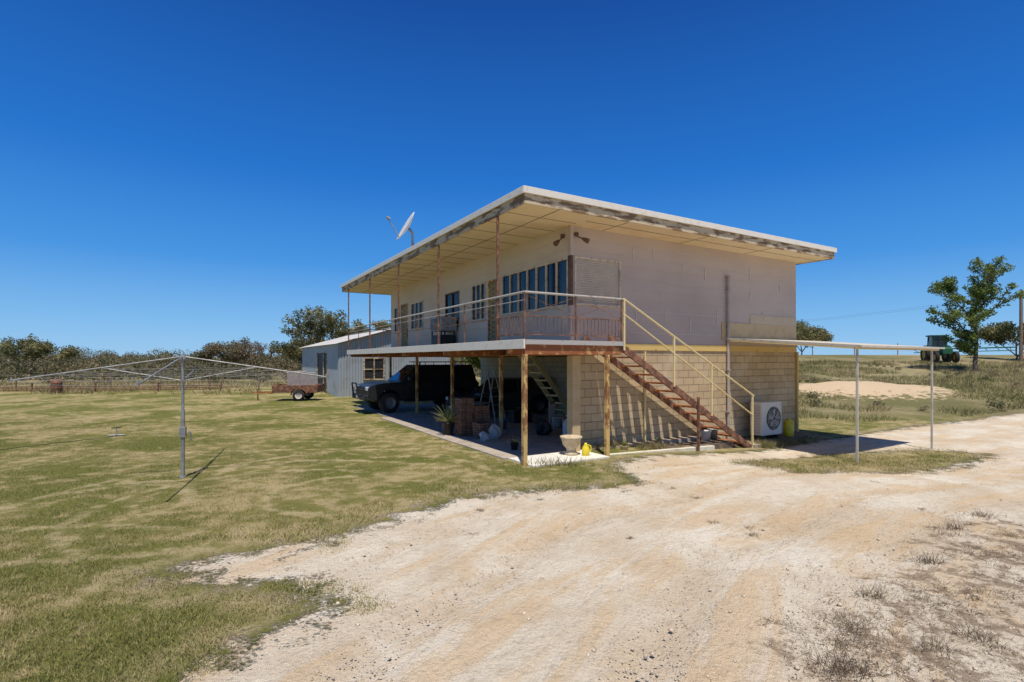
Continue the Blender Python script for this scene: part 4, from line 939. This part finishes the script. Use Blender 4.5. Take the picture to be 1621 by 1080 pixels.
# ---------- fences
def fence(pts,h,label,mat,sp=3.2,wires=3):
    e=empty('fence',(0,0,0),0,label=label,cat='fence'); w=B(); prev=None
    for a,c in zip(pts[:-1],pts[1:]):
        L=math.hypot(c[0]-a[0],c[1]-a[1]); n=max(1,int(L/sp))
        for i in range(n+1):
            if prev and i==0: continue
            x=a[0]+(c[0]-a[0])*i/n; y=a[1]+(c[1]-a[1])*i/n; z=hz(x,y); B().cyl((x,y,z-.1),(x,y,z+h*random.uniform(.95,1.08)),.05,.045,7).obj('post',mat,e)
            if prev:
                for k in range(wires): zz=h*(.3+.65*k/max(1,wires-1)); w.cyl((prev[0],prev[1],prev[2]+zz),(x,y,z+zz),.006,.006,5,cap=False)
            prev=(x,y,z)
    w.obj('wires',M['rail'],e)
fence([(-46,36),(-30,34.5),(-14,35.5)],1.1,'low weathered post and wire fence at lawn edge',M['pole'])
fence([(28,66),(46,62),(75,58)],1.3,'post and wire paddock fence on the rise',M['pole'],4)
yd=empty('yard_rails',(-27,33.4,0),.03,label='stack of old steel rails lying by the fence',cat='rails')
b=B()
for i in range(5): b.tube([(-9+i,i*.12,.10+.1*(i%3)),(7+.5*i,i*.12+.2,.16+.12*(i%3))],.03,6)
for x in (-8,-4,0,4,8): b.bar((x,.3,-.05),(x,.3,.6),.08)
b.obj('rails',M['rustdark'],yd)
e=lobj('drum','rusty steel drum lying near the fence','drum',(-28.3,32.3,.0),[(0,0),(.29,0),(.3,.03),(.29,.3),(.3,.32),(.29,.34),(.29,.6),(.3,.62),(.29,.64),(.29,.88),(0,.88)],M['rustdark'])
# ---------- utility pole and lines
up_=empty('utility_pole',(47.2,48.2,hz(47.2,48.2)),0,label='timber power pole with crossarm on the rise',cat='pole')
b=B(); b.cyl((0,0,-.2),(0,0,6.6),.16,.12,12); b.obj('pole',M['pole'],up_); B().bar((-.9,.2,6.1),(.9,-.2,6.1),.1).obj('crossarm',M['pole'],up_)
z0_=hz(47.2,48.2)
for k in (-.8,.8):
    b=B()
    a=Vector((k,0,6.2)); c=Vector((-25+k,65,7.2-z0_+1.2)); pts=[a.lerp(c,i/12)-Vector((0,0,3.2*4*(i/12)*(1-i/12)*.35)) for i in range(13)]; b.tube(pts,.007,4)
    c=Vector((40,-10,6.2)); pts=[a.lerp(c,i/6)-Vector((0,0,.8*4*(i/6)*(1-i/6))) for i in range(7)]; b.tube(pts,.010,4)
    b.obj('power_line',M['black'],up_)
# ---------- tractor
tx,ty=39.0,47.5
tr_=empty('tractor',(tx,ty,hz(tx,ty)-.05),math.radians(250),label='green tractor with cab and spray boom on the rise',cat='tractor')
tr_.scale=(.95,.95,.95)
b=B(); b.prism([(0,.9),(0,1.35),(.3,1.55),(1.7,1.5),(1.95,1.35),(1.95,.85)],-.38,.38); b.box(-.9,0,-.4,.4,.7,1.25); b.obj('body',M['green'],tr_,bevel=.03)
b=B()
for x,y in ((-.95,-.6),(-.95,.6),(.15,-.6),(.15,.6)): b.bar((x,y,1.1),(x*.95,y*.93,2.55),.07)
b.box(-1.05,.25,-.72,.72,2.55,2.68); b.box(-.95,.15,-.6,.6,1.1,1.3); b.obj('cab',M['green'],tr_,bevel=.02)
B().box(-.88,.1,-.54,.54,1.31,2.54).obj('cab_glass',M['cglass'],tr_)
for x,y,r,w_ in ((-.55,.85,.85,.2),(-.55,-.85,.85,.2),(1.5,.75,.55,.14),(1.5,-.75,.55,.14)):
    b=B(); b.lathe([(r*.55,-w_),(r*.92,-w_),(r,-w_*.6),(r,w_*.6),(r*.92,w_),(r*.55,w_)],(x,y,r),'y',24); wo=b.obj('wheel',M['tyre'],tr_)
    B().lathe([(0,-w_*.5),(r*.3,-w_*.5),(r*.56,-w_*.9),(r*.56,w_*.9),(r*.3,w_*.5),(0,w_*.5)],(x,y,r),'y',20).obj('rim',M['wheelyellow'],wo)
b=B(); b.bar((-1.6,-1.5,1.3),(-1.6,6.5,1.5),.12); b.bar((-1.6,-1.5,1.0),(-1.6,6.5,1.2),.07); b.bar((-1.0,0,.9),(-1.6,0,1.3),.15)
for i in range(9): b.bar((-1.6,-1.5+i*.95,1.3+i*.024),(-1.6,-1+i*.9,1.0+i*.025),.04)
b.tube([(1.0,.2,1.45),(1.0,.2,2.3)],.04); b.obj('spray_boom',M['green'],tr_)
# ---------- world / light / camera
world=bpy.data.worlds.new('World'); scene.world=world; world.use_nodes=True; wn_=NT(world.node_tree)
sunv=Vector((.089,-.935,2.4)).normalized(); el=math.asin(sunv.z); az=math.atan2(sunv.x,sunv.y)
sky=wn_.n('ShaderNodeTexSky',sky_type='NISHITA'); sky.sun_disc=False; sky.sun_elevation=el; sky.sun_rotation=az; sky.air_density=1.0; sky.dust_density=.3; sky.ozone_density=3.0; sky.altitude=100
tc=wn_.n('ShaderNodeTexCoord').outputs['Generated']; sz_=wn_.n('ShaderNodeSeparateXYZ',{0:tc}).outputs[2]
rp_=wn_.n('ShaderNodeValToRGB',{0:sz_}); cr_=rp_.color_ramp
S=.11
cols=[(0.0,(.30,.58,.88)),(.06,(.19,.48,.86)),(.17,(.045,.29,.77)),(.32,(.006,.165,.62)),(.56,(.001,.070,.36)),(1.0,(.006,.06,.27))]
while len(cr_.elements)<len(cols): cr_.elements.new(.5)
for el_,(p_,c_) in zip(cr_.elements,cols): el_.position=p_; el_.color=c_+(1,)
scaled=wn_.n('ShaderNodeVectorMath',{0:rp_.outputs[0],1:(1/S,)*3},operation='MULTIPLY').outputs[0]
mixc=wn_.mix(.9,sky.outputs[0],scaled)
bg=world.node_tree.nodes['Background']; wn_.t.links.new(mixc,bg.inputs[0]); bg.inputs[1].default_value=S
sl_=bpy.data.lights.new('sun','SUN'); sl_.energy=4.9; sl_.angle=math.radians(.53); sl_.color=(1,.945,.86)
so=bpy.data.objects.new('sun',sl_); COL.objects.link(so); so.rotation_euler=sunv.to_track_quat('Z','Y').to_euler(); so.location=(0,-10,30)
cam=bpy.data.cameras.new('camera'); cam.sensor_width=36; cam.lens=823/1621*36; cam.shift_y=29/1621; cam.clip_end=3000; cam.clip_start=.05
co=bpy.data.objects.new('camera',cam); COL.objects.link(co); co.location=(0,0,2.1); co.rotation_euler=(math.pi/2,0,0); scene.camera=co
